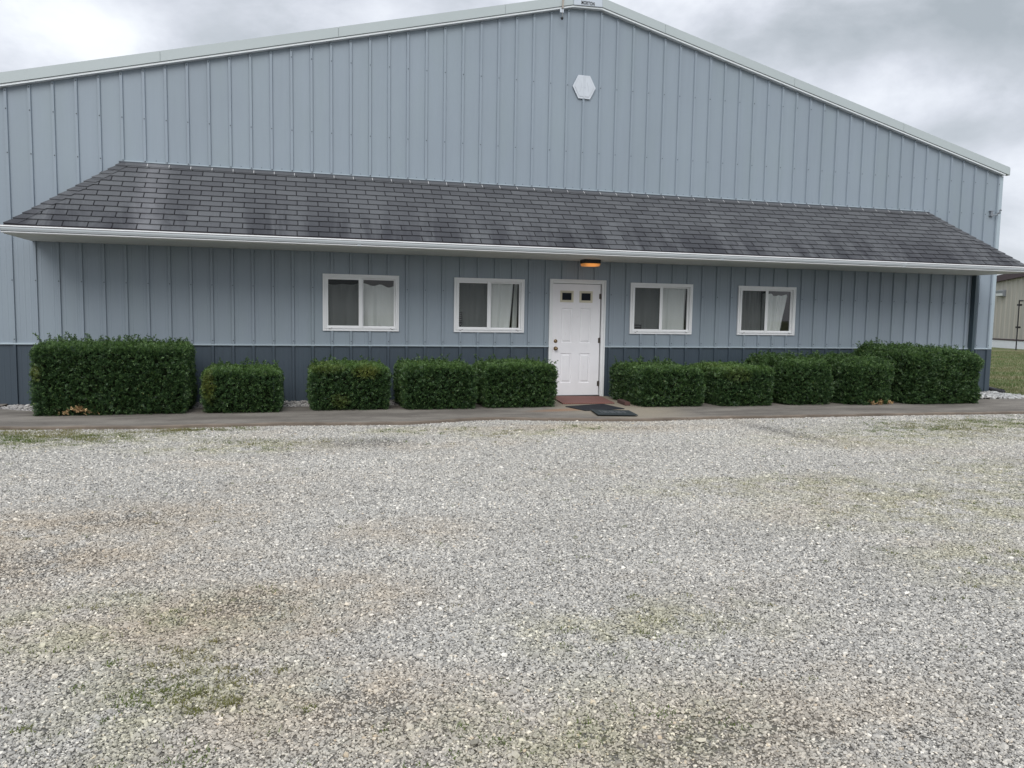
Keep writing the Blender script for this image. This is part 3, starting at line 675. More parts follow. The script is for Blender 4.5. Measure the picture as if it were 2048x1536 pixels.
for z in (1.787, 1.002, 0.227):
    h_ = MB(); h_.tube([(9.266,YF-.010,z-.05),(9.266,YF-.010,z+.05)], 0.008, 8); h_.box(9.236,9.262,YF-.0025,YF-.0003,z-.045,z+.045); h_.build('hinge', M['hinge'], do)
df_ = MB()
for x0, x1, z0, z1 in ((DX0, DX0+.026, -.03, DZ), (DX1-.026, DX1, -.03, DZ), (DX0+.026, DX1-.026, DZ-.026, DZ)): df_.box(x0, x1, -.040, -.001, z0, z1)
for x0, x1, z0, z1 in ((DX0+.0262, SX0-.006, -.03, DZ-.0262), (SX1+.016, DX1-.0262, -.03, DZ-.0262), (SX0-.006, SX1+.016, SZ1+.008, DZ-.0262)): df_.box(x0, x1, -.022, .075, z0, z1)
under(df_.build('door_frame', M['trim_white'], B, bevel=0.003))
sl = MB(); sl.box(SX0-.005, SX1+.015, YF+.046, YF+.06, -.02, SZ1+.007); sl.box(SX0-.005, SX1+.015, -.03, YF+.03, -.02, .018); under(sl.build('threshold', M['seal'], B))

# ---- curtains behind the glass
CUR = [ # x0,x1 top, x0,x1 bottom, ztop, zbot, label
 [(4.47, 5.62, 4.50, 5.60, 1.895, 1.165)], [(6.62, 7.66, 6.62, 7.60, 1.995, 1.13), (7.69, 7.735, 7.64, 7.735, 1.98, 1.13)],
 [(9.86, 11.00, 9.86, 10.99, 1.99, 1.13)], [(12.06, 12.60, 12.05, 12.60, 1.99, 1.15), (12.62, 13.19, 12.62, 13.06, 1.915, 1.155)]]
CL = ['pale curtain drooping below the window head in the leftmost window', 'pale curtain pulled aside with a dark gap, in the window left of the door',
      'pale pleated curtain filling the window just right of the door', 'crooked pale curtain slanting away at its edge in the rightmost window']
for i, pieces in enumerate(CUR):
    mb = MB(); rr = random.Random(40+i)
    for (ta, tb, ba, bb, zt, zb) in pieces:
        NX, NZ = 60, 14; idx0 = len(mb.v); ph = [rr.uniform(0, 6.28) for _ in range(5)]
        for kz in range(NZ+1):
            v = kz/NZ
            for kx in range(NX+1):
                uu = kx/NX; xa = ta+(ba-ta)*v; xb = tb+(bb-tb)*v; X = xa+(xb-xa)*uu
                y = 0.105 + 0.020*math.sin(uu*21+ph[0]+v*0.9) + 0.014*math.sin(uu*37+ph[1]+v*.5) + 0.006*math.sin(uu*63+ph[2]-v*2) + 0.006*math.sin(v*5+ph[3]+uu*4)
                top = zt - 0.012*math.sin(uu*9+ph[4]) - 0.010*math.sin(uu*23+ph[1])
                if i == 0: top -= 0.02*(uu > 0.56) * (0.5+0.5*math.sin(uu*30)); 
                if i == 3 and zt < 1.95: top -= 0.03*uu
                bot = zb + (0.028*abs(math.sin(uu*6.3*1.5)) if i == 0 else 0.006*math.sin(uu*14+ph[2]))
                mb.v.append((X, y, top+(bot-top)*v))
        for kz in range(NZ):
            for kx in range(NX):
                q0 = idx0+kz*(NX+1)+kx; mb.f.append((q0, q0+1, q0+NX+2, q0+NX+1)); mb.m.append(0)
    o = mb.build('curtain', M['curtain'], smooth=True); tag(o, CL[i], 'curtain', 'curtains behind the four windows')

# ---- stickers
st = MB(); X0, Z0 = WIN[1][0]+.083, WZ0+.086
st.box(X0, X0+.062, -.0125, -.0105, Z0+.10, Z0+.25)
st.prism([(X0,-.0105,Z0+.085),(X0+.062,-.0105,Z0+.085),(X0+.056,-.0105,Z0+.04),(X0+.034,-.0105,Z0),(X0+.026,-.0105,Z0),(X0+.004,-.0105,Z0+.04)], (0,-.002,0))
s1 = tag(st.build('window_sticker', M['sticker']), 'tall black sticker strip with a shield, in the window left of the door', 'sticker')
mk = MB()
for k, zz in enumerate((.222,.190,.156,.118)):
    for q in range(3): mk.box(X0+.014+q*.013, X0+.023+q*.013, -.0137, -.0127, Z0+zz-(.002*q if k%2 else 0), Z0+zz+.017)
mk.prism([(X0+.012,-.0127,Z0+.062),(X0+.03,-.0127,Z0+.05),(X0+.05,-.0127,Z0+.064),(X0+.046,-.0127,Z0+.054),(X0+.03,-.0127,Z0+.036),(X0+.014,-.0127,Z0+.052)], (0,-.001,0))
mk.build('printed_marks', M['sticker_mark'], s1)
st = MB(); X0, Z0 = WIN[2][0]+.083, WZ0+.086; st.box(X0, X0+.15, -.0125, -.0105, Z0, Z0+.082)
s1 = tag(st.build('window_sticker', M['sticker']), 'small black rectangular sticker low in the window right of the door', 'sticker')
mk = MB()
for q in range(6): mk.prism([(X0+.018+q*.02,-.0127,Z0+.034),(X0+.026+q*.02,-.0127,Z0+.034),(X0+.030+q*.02,-.0127,Z0+.064),(X0+.020+q*.02,-.0127,Z0+.064-(q%3)*.006)], (0,-.001,0))
mk.build('printed_marks', M['sticker_mark'], s1)

# ---- porch light under the soffit
pl_ = tag(empty('porch_light', (8.885, -0.42, 2.398)), 'black soffit light with a glowing amber lens above the white door', 'lamp')
h_ = MB(); h_.box(-.152, .152, -.11, .11, -.066, 0); h_.build('housing', M['black'], pl_, bevel=0.012)
h_ = MB(); h_.hexa([(-.134,-.095,-.112),(.134,-.095,-.112),(.134,.095,-.112),(-.134,.095,-.112),(-.146,-.104,-.0665),(.146,-.104,-.0665),(.146,.104,-.0665),(-.146,.104,-.0665)]); h_.build('lens', M['amber'], pl_, bevel=0.008)

# ---- hexagonal plaque on the gable
cx, cz = 8.842, 5.375
def hexp(r, y, dz=1.0): return [(cx+dx*r, y, cz+zz*r*0.94) for dx, zz in ((-.212,0),(-.104,-.208),(.112,-.208),(.212,0),(.104,.208),(-.112,.208))]
pq = MB(); pq.prism(hexp(1.0, -.0215), (0,-.012,0)); pq.prism(hexp(0.84, -.034), (0,-.0015,0), 1); pq.prism(hexp(0.81, -.0345), (0,-.004,0)); 
pq.prism([(cx+q, -.0385, cz-.165) for q in (-.014, -.004, .004, .014)], (0, 0, .33)) if False else None
pq.hexa([(cx-.012,-.0385,cz-.19),(cx+.012,-.0385,cz-.19),(cx+.012,-.0375,cz-.19),(cx-.012,-.0375,cz-.19),(cx-.004,-.0445,cz+.19),(cx+.004,-.0445,cz+.19),(cx+.012,-.0375,cz+.19),(cx-.012,-.0375,cz+.19)])
for sx_ in (-.013, .013): pq.box(cx+sx_-.002, cx+sx_+.002, -.0392, -.0380, cz-.17, cz+.17, 1)
for a_, b_ in (((-.05,.07),(-.085,-.09)), ((.05,.08),(.075,-.08))):
    pq.tube([(cx+a_[0],-.0392,cz+a_[1]),(cx+(a_[0]+b_[0])/2+.012,-.0392,cz+(a_[1]+b_[1])/2),(cx+b_[0],-.0392,cz+b_[1])], .0022, 5, 1)
pq.lathe((cx+.008,-.044,cz-.005), [(.007,0),(.007,-.003),(.003,-.005)], n=6, m=1)
tag(pq.build('plaque', [M['plaque'], M['plaque_line']]), 'white hexagonal plaque high on the gable wall below the peak', 'plaque')

# ---- hanging stick, card and weight near the peak
hg = tag(empty('hanging_ornament', (8.385, -.12, 6.44)), 'weathered stick with a white card and small dark weight hanging beside the peak', 'ornament')
a = MB(); a.hexa([(-.012,-.012,.165),(.014,-.012,.165),(.014,.008,.165),(-.012,.008,.165),(-.004,-.012,.325),(.022,-.012,.325),(.022,.008,.325),(-.004,.008,.325)]); a.build('stick', M['wood'], hg)
a = MB(); a.box(-.040,.026,.006,.012,.098,.158); a.build('card', M['plate'], hg)
a = MB(); a.tube([(0,.0,.17),(.003,.004,.10),(0,.0,.03)], .0022, 5); a.build('cord', M['wood'], hg)
a = MB(); a.lathe((-.004,0,0), [(.004,-.028),(.018,-.018),(.025,0),(.020,.016),(.008,.026)], axis='z', n=10); a.build('weight', M['black'], hg, smooth=True)

# ---- small security light on the right end of the front wall
sg = tag(empty('security_light', (17.80, 0, 3.63)), 'small grey twin head security light by the right corner of the front wall', 'light')
a = MB(); a.box(-.010,.075,-.05,-.0005,.085,.100); a.box(.010,.055,-.045,-.0005,.012,.085); a.box(-.005,.082,-.055,-.0005,-.010,.012); a.build('mount', M['grey_metal'], sg)
a = MB(); a.tube([(.06,-.05,.002),(.11,-.09,.02),(.135,-.10,.05)], .008, 8); a.build('arm', M['grey_metal'], sg)
for q in (0, 1):
    a = MB(); a.tube([(.125+q*.02,-.095-.01*q,.045+q*.05),(.155+q*.02,-.13,.062+q*.05)], .018, 10, r2=.024); a.build('lamp_head', M['grey_metal'], sg, smooth=False)

# ------------------------------------------------------------------ ground
g = MB(); g.quad((-400,-400,-.075),(400,-400,-.075),(400,600,-.075),(-400,600,-.075)); tag(g.build('ground', M['lawn']), kind='structure')
GZ = -0.045
g = MB(); g.quad((-40,-60,GZ),(60,-60,GZ),(60,-2.2,GZ),(-40,-2.2,GZ)); tag(g.build('gravel_lot', M['gravel']), kind='structure')
EDGE = [(-12,-2.45),(-3,-2.5),(.5,-2.52),(1.09,-2.61),(2.2,-2.72),(3.76,-2.68),(4.7,-2.80),(5.4,-2.87),(5.9,-2.72),(6.23,-2.62),(6.74,-2.57),(7.4,-2.78),(8.1,-2.95),(8.8,-3.05),(9.8,-2.98),(11.3,-3.03),(13.1,-3.05),(15.4,-3.19),(22,-3.35),(40,-3.4)]
def edge_y(x):
    for (a, ya), (b, yb) in zip(EDGE, EDGE[1:]):
        if a <= x <= b: return ya+(yb-ya)*(x-a)/(b-a)
    return -3
def back_y(x):
    if x < -0.12: return -0.002
    if x < 0.35: return -0.55 - 0.4*(x+.12)/.47
    if x < 8.10: return -0.95
    if x < 9.42: return -0.002
    if x < 15.9: return -1.0
    if x < 17.4: return -1.0 - 0.45*(x-15.9)/1.5
    return -1.5
wk = MB(); rs2 = random.Random(5)
xs = sorted(set([-12+.2*i for i in range(261)] + [-.121,-.119,8.099,8.101,9.419,9.421]))
jit = {x: 0.022*math.sin(x*5.1)+0.014*math.sin(x*13.7+1)+rs2.uniform(-.008,.008) for x in xs}
for a, b in zip(xs, xs[1:]):
    ya, yb = edge_y(a)+jit[a], edge_y(b)+jit[b]; ka, kb_ = back_y(a+1e-4), back_y(b-1e-4)
    # top, lip, front face, back face
    wk.quad((a,ya+.035,0),(b,yb+.035,0),(b,kb_,0),(a,ka,0), 0)
    wk.quad((a,ya,-.010),(b,yb,-.010),(b,yb+.035,0),(a,ya+.035,0), 1)
    wk.quad((a,ya-.006,-.07),(b,yb-.006,-.07),(b,yb,-.010),(a,ya,-.010), 1)
    wk.quad((a,ka,-.07),(b,kb_,-.07),(b,kb_,0),(a,ka,0), 1)
tag(wk.build('walk', [M['walk'], M['walk_edge']]), kind='structure')
g = MB(); g.quad((-.3,-1.6,-.03),(8.2,-1.6,-.03),(8.2,-.001,-.03),(-.3,-.001,-.03)); g.quad((9.4,-1.7,-.03),(18.4,-1.7,-.03),(18.4,-.001,-.03),(9.4,-.001,-.03))
tag(g.build('planting_bed', M['soil']), kind='structure')

# ---- scattered stones through geometry nodes (uncountable gravel)
def stone_scatter(name, pts, scl, mat, label, flat=0.62, nvar=7, sub=1):
    me = bpy.data.meshes.new(name); me.vertices.add(len(pts)); me.vertices.foreach_set('co', pts.astype(np.float32).reshape(-1)); me.update()
    a = me.attributes.new('scl', 'FLOAT_VECTOR', 'POINT'); a.data.foreach_set('vector', scl.astype(np.float32).reshape(-1))
    rot = rng.uniform(-1, 1, (len(pts), 3))*np.array([0.45, 0.45, 3.1416]); a = me.attributes.new('rot', 'FLOAT_VECTOR', 'POINT'); a.data.foreach_set('vector', rot.astype(np.float32).reshape(-1))
    a = me.attributes.new('pick', 'INT', 'POINT'); a.data.foreach_set('value', rng.integers(0, nvar, len(pts)).astype(np.int32))
    o = bpy.data.objects.new(name, me); C.objects.link(o)
    t = bpy.data.node_groups.new(name+'_nodes', 'GeometryNodeTree')
    t.interface.new_socket('Geometry', in_out='INPUT', socket_type='NodeSocketGeometry'); t.interface.new_socket('Geometry', in_out='OUTPUT', socket_type='NodeSocketGeometry')
    N, Lk = t.nodes, t.links; gi = N.new('NodeGroupInput'); go = N.new('NodeGroupOutput')
    j = N.new('GeometryNodeGeometryToInstance')
    for k in range(nvar):
        ico = N.new('GeometryNodeMeshIcoSphere'); ico.inputs['Radius'].default_value = 0.5; ico.inputs['Subdivisions'].default_value = sub
        sp = N.new('GeometryNodeSetPosition'); ps = N.new('GeometryNodeInputPosition')
        nz = N.new('ShaderNodeTexNoise'); nz.inputs['Scale'].default_value = 1.5; nz.inputs['Detail'].default_value = 1.0
        ad = N.new('ShaderNodeVectorMath'); ad.operation = 'ADD'; ad.inputs[1].default_value = (k*7.3, k*3.1, k*1.7)
        Lk.new(ps.outputs[0], ad.inputs[0]); Lk.new(ad.outputs[0], nz.inputs['Vector'])
        sb = N.new('ShaderNodeVectorMath'); sb.operation = 'SUBTRACT'; sb.inputs[1].default_value = (.5,.5,.5); Lk.new(nz.outputs['Color'], sb.inputs[0])
        sc = N.new('ShaderNodeVectorMath'); sc.operation = 'SCALE'; sc.inputs['Scale'].default_value = 1.15; Lk.new(sb.outputs[0], sc.inputs[0])
        Lk.new(ico.outputs[0], sp.inputs['Geometry']); Lk.new(sc.outputs[0], sp.inputs['Offset'])
        sm_ = N.new('GeometryNodeSetMaterial'); sm_.inputs['Material'].default_value = mat; Lk.new(sp.outputs[0], sm_.inputs[0]); Lk.new(sm_.outputs[0], j.inputs[0])
    ip = N.new('GeometryNodeInstanceOnPoints'); Lk.new(gi.outputs[0], ip.inputs['Points']); Lk.new(j.outputs[0], ip.inputs['Instance']); ip.inputs['Pick Instance'].default_value = True
    def attr(nm, dt):
        q = N.new('GeometryNodeInputNamedAttribute'); q.data_type = dt; q.inputs[0].default_value = nm; return q.outputs[0]
    Lk.new(attr('pick', 'INT'), ip.inputs['Instance Index']); Lk.new(attr('scl', 'FLOAT_VECTOR'), ip.inputs['Scale'])
    er = N.new('FunctionNodeEulerToRotation'); Lk.new(attr('rot', 'FLOAT_VECTOR'), er.inputs[0]); Lk.new(er.outputs[0], ip.inputs['Rotation'])
    Lk.new(ip.outputs[0], go.inputs[0])
    md = o.modifiers.new('scatter', 'NODES'); md.node_group = t; me.materials.append(mat)
    return tag(o, label, 'gravel', kind='stuff')
cxy = np.array(CAM['loc'][:2]); fd = np.array([math.sin(yaw), math.cos(yaw)]); rd = np.array([math.cos(yaw), -math.sin(yaw)])
def wedge(n, d0, d1, margin=0.35, power=1.0):
    """points on the lot seen from around the camera, between forward distances d0 and d1"""
    d = d0 + (d1-d0)*rng.random(n)**power; s_ = rng.uniform(-1, 1, n)*(d*0.66+margin)
    return cxy + d[:, None]*fd + s_[:, None]*rd
def lot(p):
    m_ = p[:, 1] < np.interp(p[:, 0], [e[0] for e in EDGE], [e[1] for e in EDGE]) - 0.03
    return p[m_]
def size_at(d): return .0074*(np.maximum(d, 2.4)/2.4)**.36
dd = np.linspace(2.0, 13.0, 400); pdf = (dd*.66+.35)/size_at(dd)**2; cdf = np.cumsum(pdf); cdf /= cdf[-1]
def mk(n, big=None):
    d = np.interp(rng.random(n), cdf, dd) if big is None else 2.0+8*rng.random(n)
    p = cxy + d[:, None]*fd + (rng.uniform(-1, 1, n)*(d*.66+.35))[:, None]*rd
    s_ = size_at(d)*np.exp(rng.normal(.05, .30, n)) if big is None else np.clip(np.exp(rng.normal(math.log(big), .2, n)), .018, .034)
    k = p[:, 1] < np.interp(p[:, 0], [e[0] for e in EDGE], [e[1] for e in EDGE]) - 0.03
    for (tx, ty, rx, ry) in TAN[:6]: k &= ~((((p[:, 0]-tx)/(rx*.6))**2 + ((p[:, 1]-ty)/(ry*.6))**2 < rng.random(n)) & (rng.random(n) < .55))
    p = p[k]; s_ = s_[k]
    P3 = np.column_stack([p, GZ + s_*0.18 + .001]); S = s_[:, None]*np.column_stack([rng.uniform(.8,1.35,len(p)), rng.uniform(.8,1.2,len(p)), rng.uniform(.5,.8,len(p))]); return P3, S
sets = [mk(1050000), mk(900, .024)]
stone_scatter('loose_gravel', np.vstack([a for a, b in sets]), np.vstack([b for a, b in sets]), M['stone'], 'loose grey and white crushed gravel covering the lot')
# pebbles in the bed by the wall
def bed(n, x0, x1, y0, y1, smin, smax, z=-.03):
    p = np.column_stack([rng.uniform(x0, x1, n), rng.uniform(y0, y1, n)]); s_ = rng.uniform(smin, smax, n)
    return np.column_stack([p, np.full(n, z)+s_*.2]), s_[:, None]*np.column_stack([rng.uniform(.8,1.3,n), rng.uniform(.8,1.2,n), rng.uniform(.55,.8,n)])
b1 = bed(9000, -.1, 8.1, -.94, -.03, .022, .045); b2 = bed(5000, 9.42, 15.9, -.98, -.03, .022, .045)
m1 = b1[0][:, 1] > -.55 - .4*(b1[0][:, 0] < .35)*0 - .38*np.clip((b1[0][:, 0]+.12)/.47, 0, 1)
stone_scatter('bed_pebbles', np.vstack([b1[0][m1], b2[0]]), np.vstack([b1[1][m1], b2[1]]), M['pebble'], 'grey brown pebbles in the bed between walk and wall', sub=2)
b3 = bed(900, 15.5, 17.35, -1.42, -.75, .05, .10, -.02); b3[0][:, 2] += 0.05*np.exp(-((b3[0][:, 0]-16.4)/.55)**2)
b4 = bed(20, 17.3, 18.6, -1.45, -1.15, .04, .07, -.05); b5 = bed(420, 17.0, 18.05, -1.2, -.03, .05, .09, -.03)
stone_scatter('river_stones', np.vstack([b3[0], b4[0], b5[0]]), np.vstack([b3[1], b4[1], b5[1]]), M['riverstone'], 'white river stones piled at the right corner of the building', sub=2)

# ---- weeds and grass
def blades(name, pts, h, wd, mat, label, cat='grass', lean=0.5):
    n = len(pts); hh = rng.uniform(*h, n)*(np.where(pts[:, 1] > -4.6, 2.0, 1.0) if h[1] < .02 else 1.0); an = rng.uniform(0, 2*np.pi, n); le = rng.uniform(0, lean, n)*hh; la = rng.uniform(0, 2*np.pi, n)
    s_ = np.column_stack([np.cos(an), np.sin(an), np.zeros(n)])*(wd*rng.uniform(.6, 1.4, n))[:, None]
    tip = pts + np.column_stack([np.cos(la)*le, np.sin(la)*le, hh]); midp = pts + np.column_stack([np.cos(la)*le*.3, np.sin(la)*le*.3, hh*.55])
    V = np.stack([pts-s_, pts+s_, midp+s_*.7, midp-s_*.7], 1); V2 = np.stack([midp-s_*.7, midp+s_*.7, tip+s_*.1, tip-s_*.1], 1)
    return tag(quads_np(name, np.concatenate([V, V2]), mat), label, cat, kind='stuff')
W = []
def tufts(cx_, cy_, rx, ry, nt_, nb, spread=.035):
    c_ = np.column_stack([rng.normal(cx_, rx*.5, nt_), rng.normal(cy_, ry*.5, nt_)])
    for q in c_:
        k = max(4, int(nb*rng.uniform(.4, 2.4))); W.append(np.column_stack([rng.normal(q[0], spread, k), rng.normal(q[1], spread*.8, k), np.full(k, GZ+.004)]))
for b_ in GREEN:
    tufts(*b_, int(26*b_[2]*b_[3]/.4)+6, 14, .03)
tufts(0.9, -3.2, 1.6, .62, 300, 22, .06); tufts(2.7, -2.95, .9, .15, 60, 22, .04); tufts(13.6, -4.0, 2.0, .6, 160, 20, .05); tufts(3.45, -10.1, .35, .4, 50, 22, .022); tufts(12.6, -4.6, 1.8, .5, 120, 18, .05)
tufts(3.8, -4.0, .9, .3, 60, 8, .05)
for k in range(260): tufts(rng.uniform(0, 15), rng.uniform(-11.4, -3.4), .2, .2, 1, 9, .02)
W = np.vstack(W);  W = W[W[:, 1] < np.interp(W[:, 0], [e[0] for e in EDGE], [e[1] for e in EDGE]) - 0.02]
near = W[:, 1] < -8.5
blades('gravel_weeds', W, (.005, .017), .0022, M['weed'], 'low green weeds growing through the gravel', 'weeds', lean=2.2)
n = 60000; d = 17 + 32*rng.random(n)**1.1; ang = np.radians(rng.uniform(38, 55, n)); lp = np.column_stack([cxy[0]+d*np.sin(ang)*1.0, cxy[1]+d*np.cos(ang), np.full(n, -.075)])
lp = lp[((lp[:, 0] > XR+.15) & (lp[:, 1] > -1.1))]
blades('lawn_grass', lp, (.03, .075), .006, M['lawn_blade'], 'mown patchy grass on the lawn right of the building')

# ------------------------------------------------------------------ hedges
def hnoise(p, s_):  # cheap smooth pseudo noise
    return (np.sin(p[:,0]*5.1*s_+1.3)+np.sin(p[:,1]*6.3*s_+p[:,2]*2.1+.4)+np.sin(p[:,2]*7.7*s_+p[:,0]*3.3)+np.sin((p[:,0]+p[:,1]-p[:,2])*11.3*s_))/4
def leaves(p, nrm, nl, ln, lw, along, r_):
    """sprigs: nl leaves along a short shoot at each p, growing outwards"""
    n = len(p); a = nrm*.75 + r_.normal(0, .42, (n, 3)) + np.array([0, 0, .30]); a /= np.linalg.norm(a, axis=1)[:, None]
    b = np.cross(a, r_.normal(0, 1, (n, 3))); b /= np.linalg.norm(b, axis=1)[:, None]; c_ = np.cross(a, b)
    out = []; tip = []
    for k in range(nl):
        t_ = along*(k+.3)/nl; sg = 1 if k % 2 else -1; th = r_.uniform(-.7, .7, n)[:, None]
        d_ = a*.55 + sg*(b*np.cos(th)+c_*np.sin(th)) ; d_ /= np.linalg.norm(d_, axis=1)[:, None]
        l_ = ln*r_.uniform(.7, 1.25, n)[:, None]; w_ = np.cross(d_, a*.5+c_); w_ /= np.linalg.norm(w_, axis=1)[:, None]; w_ = w_*lw*r_.uniform(.8, 1.2, n)[:, None]
        o_ = p + a*t_
        out.append(np.stack([o_, o_+d_*l_*.5+w_, o_+d_*l_, o_+d_*l_*.5-w_], 1)); tip.append(np.full(n, k/nl))
    return np.concatenate(out), np.concatenate(tip)
def hedge(x0, x1, y0, y1, h, label, dens=2500, round_=0.10, bumpy=.03, shoots=(), rshoots=30, yellow=(), young_lit=0.45, dead=None, seed=0, topslope=0.0):
    r_ = np.random.default_rng(100+seed); o = tag(empty('hedge', ((x0+x1)/2, (y0+y1)/2, 0)), label, 'hedge', 'clipped yew hedges along the front wall')
    org = np.array([(x0+x1)/2, (y0+y1)/2, 0.0]); hw, hd = (x1-x0)/2, (y1-y0)/2
    faces_ = [((0,-1,0), 2*hw*h), ((0,0,1), 4*hw*hd), ((-1,0,0), 2*hd*h), ((1,0,0), 2*hd*h), ((0,1,0), 2*hw*h*.3)]
    P_, N_ = [], []
    for nrm, ar in faces_:
        n = int(ar*dens); uv = r_.uniform(-1, 1, (n, 2)); nn = np.array(nrm, float)
        q = np.zeros((n, 3))
        if nrm[1]: q[:, 0] = uv[:, 0]*hw; q[:, 2] = (uv[:, 1]+1)/2*h; q[:, 1] = nrm[1]*hd
        elif nrm[2]: q[:, 0] = uv[:, 0]*hw; q[:, 1] = uv[:, 1]*hd; q[:, 2] = h
        else: q[:, 1] = uv[:, 0]*hd; q[:, 2] = (uv[:, 1]+1)/2*h; q[:, 0] = nrm[0]*hw
        P_.append(q); N_.append(np.tile(nn, (n, 1)))
    P_ = np.vstack(P_); N_ = np.vstack(N_)
    # round edges: pull points towards an inset box and push out by the radius
    rd_ = round_; lim = np.array([hw-rd_, hd-rd_, h-rd_]); inn = P_.copy(); inn[:, 0] = np.clip(inn[:, 0], -lim[0], lim[0]); inn[:, 1] = np.clip(inn[:, 1], -lim[1], lim[1]); inn[:, 2] = np.clip(inn[:, 2], 0.0, lim[2])
    dv = P_ - inn; ll = np.linalg.norm(dv, axis=1)[:, None]; nn = np.where(ll > 1e-6, dv/np.maximum(ll, 1e-6), N_)
    P_ = inn + nn*rd_
    P_ += nn*(bumpy*hnoise(P_+seed*3.7, 1.0) + bumpy*.5*hnoise(P_+seed, 2.7))[:, None]
    cl = np.sin(P_[:,0]*71+np.sin(P_[:,2]*33+seed)*1.7)*np.sin(P_[:,2]*67+np.sin(P_[:,0]*29)*1.9)*np.sin(P_[:,1]*69+np.sin(P_[:,0]*31+P_[:,2]*23)*1.6+.9)
    P_ += nn*(.026*cl)[:, None]
    P_ -= nn*(r_.random(len(P_))**2*.06)[:, None]
    lowin = np.clip(1 - P_[:, 2]/.14, 0, 1); P_ -= nn*np.array([1, 1, 0])*(lowin*.035)[:, None]
    P_[:, 2] = np.maximum(P_[:, 2] + topslope*P_[:, 0]*(P_[:, 2]/h), .012)
    V, tp = leaves(P_, nn, 9, .024, .0052, .055, r_)
    npz = np.tile(P_, (9, 1)); nz = np.tile(nn, (9, 1))
    yg = np.clip(young_lit*1.15*np.clip(nz[:, 2], 0, 1) + young_lit*.45*(hnoise(npz*1.5+seed, 2.0)+.1) + (tp-.6)*.8 + np.tile(cl, 9)*.35 + r_.normal(0, .22, len(tp)), 0, 1)  # new growth, plus top light and tuft-gap shade put into leaf colour
    yl = np.zeros(len(tp))
    for (ux, uz, rx_, rz_, am) in yellow:
        dd = ((npz[:, 0]-(ux*2-1)*hw)/rx_)**2 + ((npz[:, 2]-uz*h)/rz_)**2; yl = np.maximum(yl, np.clip(1.2-dd, 0, 1)*am)
    yl = np.clip(yl*r_.uniform(.2, 1.2, len(tp)) + (r_.random(len(tp)) < .006)*.6, 0, 1)
    # shoots standing out of the top
    SP, ST = [], MB()
    def shoot(x, y, z, l_, dx, dy):
        k = int(l_/.011); pts_ = [np.array([x+dx*l_*(q/k)**1.3, y+dy*l_*(q/k)**1.3, z-.03+l_*(q/k)]) for q in range(k+1)]
        for q in pts_[1:]: SP.append(q)
        ST.tube([tuple(pts_[0]), tuple(pts_[k//2]), tuple(pts_[-1])], .0028, 5, r2=.0012)
    for (ux, uy, l_, dx) in shoots: shoot((ux*2-1)*hw, (uy*2-1)*hd, h+topslope*(ux*2-1)*hw, l_, dx, r_.normal(0, .15))
    for k in range(int(rshoots*3.2)):
        ux, uy = r_.random(), r_.random()**.6; shoot((ux*2-1)*(hw-.03), (uy*2-1)*(hd-.04), h+topslope*(ux*2-1)*hw, float(r_.uniform(.8, 1.2)*r_.choice([.045, .075, .11, .16], p=[.25, .3, .28, .17])), r_.normal(0, .5), r_.normal(0, .3))
    if SP:
        SP = np.array(SP); n_up = np.tile([[0, 0, .6]], (len(SP), 1)) + r_.normal(0, .5, (len(SP), 3)); V2, t2 = leaves(SP, n_up, 4, .029, .0064, .012, r_)
        V = np.concatenate([V, V2]); yg = np.concatenate([yg, np.clip(r_.normal(.55, .2, len(t2)), 0, 1)*.8]); yl = np.concatenate([yl, np.zeros(len(t2))])
    quads_np('foliage', V, M['leaf'], o, {'young_lit': yg, 'yellow': yl})
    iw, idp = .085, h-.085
    ST.hexa([(-hw+iw+.02,-hd+iw+.02,.0),(hw-iw-.02,-hd+iw+.02,.0),(hw-iw-.02,hd-iw,.0),(-hw+iw+.02,hd-iw,.0),(-hw+iw+.03,-hd+iw+.03,idp-topslope*hw),(hw-iw-.03,-hd+iw+.03,idp+topslope*hw),(hw-iw-.03,hd-iw-.03,idp+topslope*hw),(-hw+iw+.03,hd-iw-.03,idp-topslope*hw)])  # solid near-black core, painted inner shade behind the leaf gaps
    ST.build('stems_and_dark_core', M['twig_dark_core'], o)
    if dead:
        dp = []
        for (ux, uz, sz, n) in dead:
            q = np.column_stack([r_.normal((ux*2-1)*hw, sz*.5, n), np.full(n, -hd-.004)+r_.normal(0, .02, n), np.abs(r_.normal(uz*h, sz*.35, n))+.004]); dp.append(q)
        dp = np.vstack(dp); V3, _ = leaves(dp, np.tile([[0, -1., .2]], (len(dp), 1)), 5, .03, .008, .04, r_); quads_np('dead_foliage', V3, M['deadleaf'], o)
    return o
hedge(.64, 2.50, -1.60, -.42, .905, 'largest hedge, tall clipped block at the far left end of the wall', seed=1, rshoots=70, bumpy=.03, young_lit=.30,
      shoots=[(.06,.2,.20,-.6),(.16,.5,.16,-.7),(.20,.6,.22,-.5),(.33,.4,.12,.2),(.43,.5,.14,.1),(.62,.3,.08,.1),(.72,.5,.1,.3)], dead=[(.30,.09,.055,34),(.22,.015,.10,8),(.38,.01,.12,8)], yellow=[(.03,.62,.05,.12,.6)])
hedge(2.74, 3.76, -1.62, -.55, .572, 'low hedge second from the left, beside the tall block hedge, yellowing at its left edge', seed=2, rshoots=22, young_lit=.42, shoots=[(.25,.7,.12,.2),(.33,.6,.13,-.2),(.63,.7,.15,-.1),(.66,.5,.12,.1)], yellow=[(.08,.62,.08,.22,.8)])
hedge(4.21, 5.31, -1.52, -.45, .612, 'low hedge under the leftmost window with yellow tips on its top', seed=3, rshoots=16, young_lit=.6, shoots=[(.93,.6,.10,0)], yellow=[(.70,.88,.22,.09,.8),(.36,.22,.15,.13,.45),(.2,.95,.3,.06,.35)])
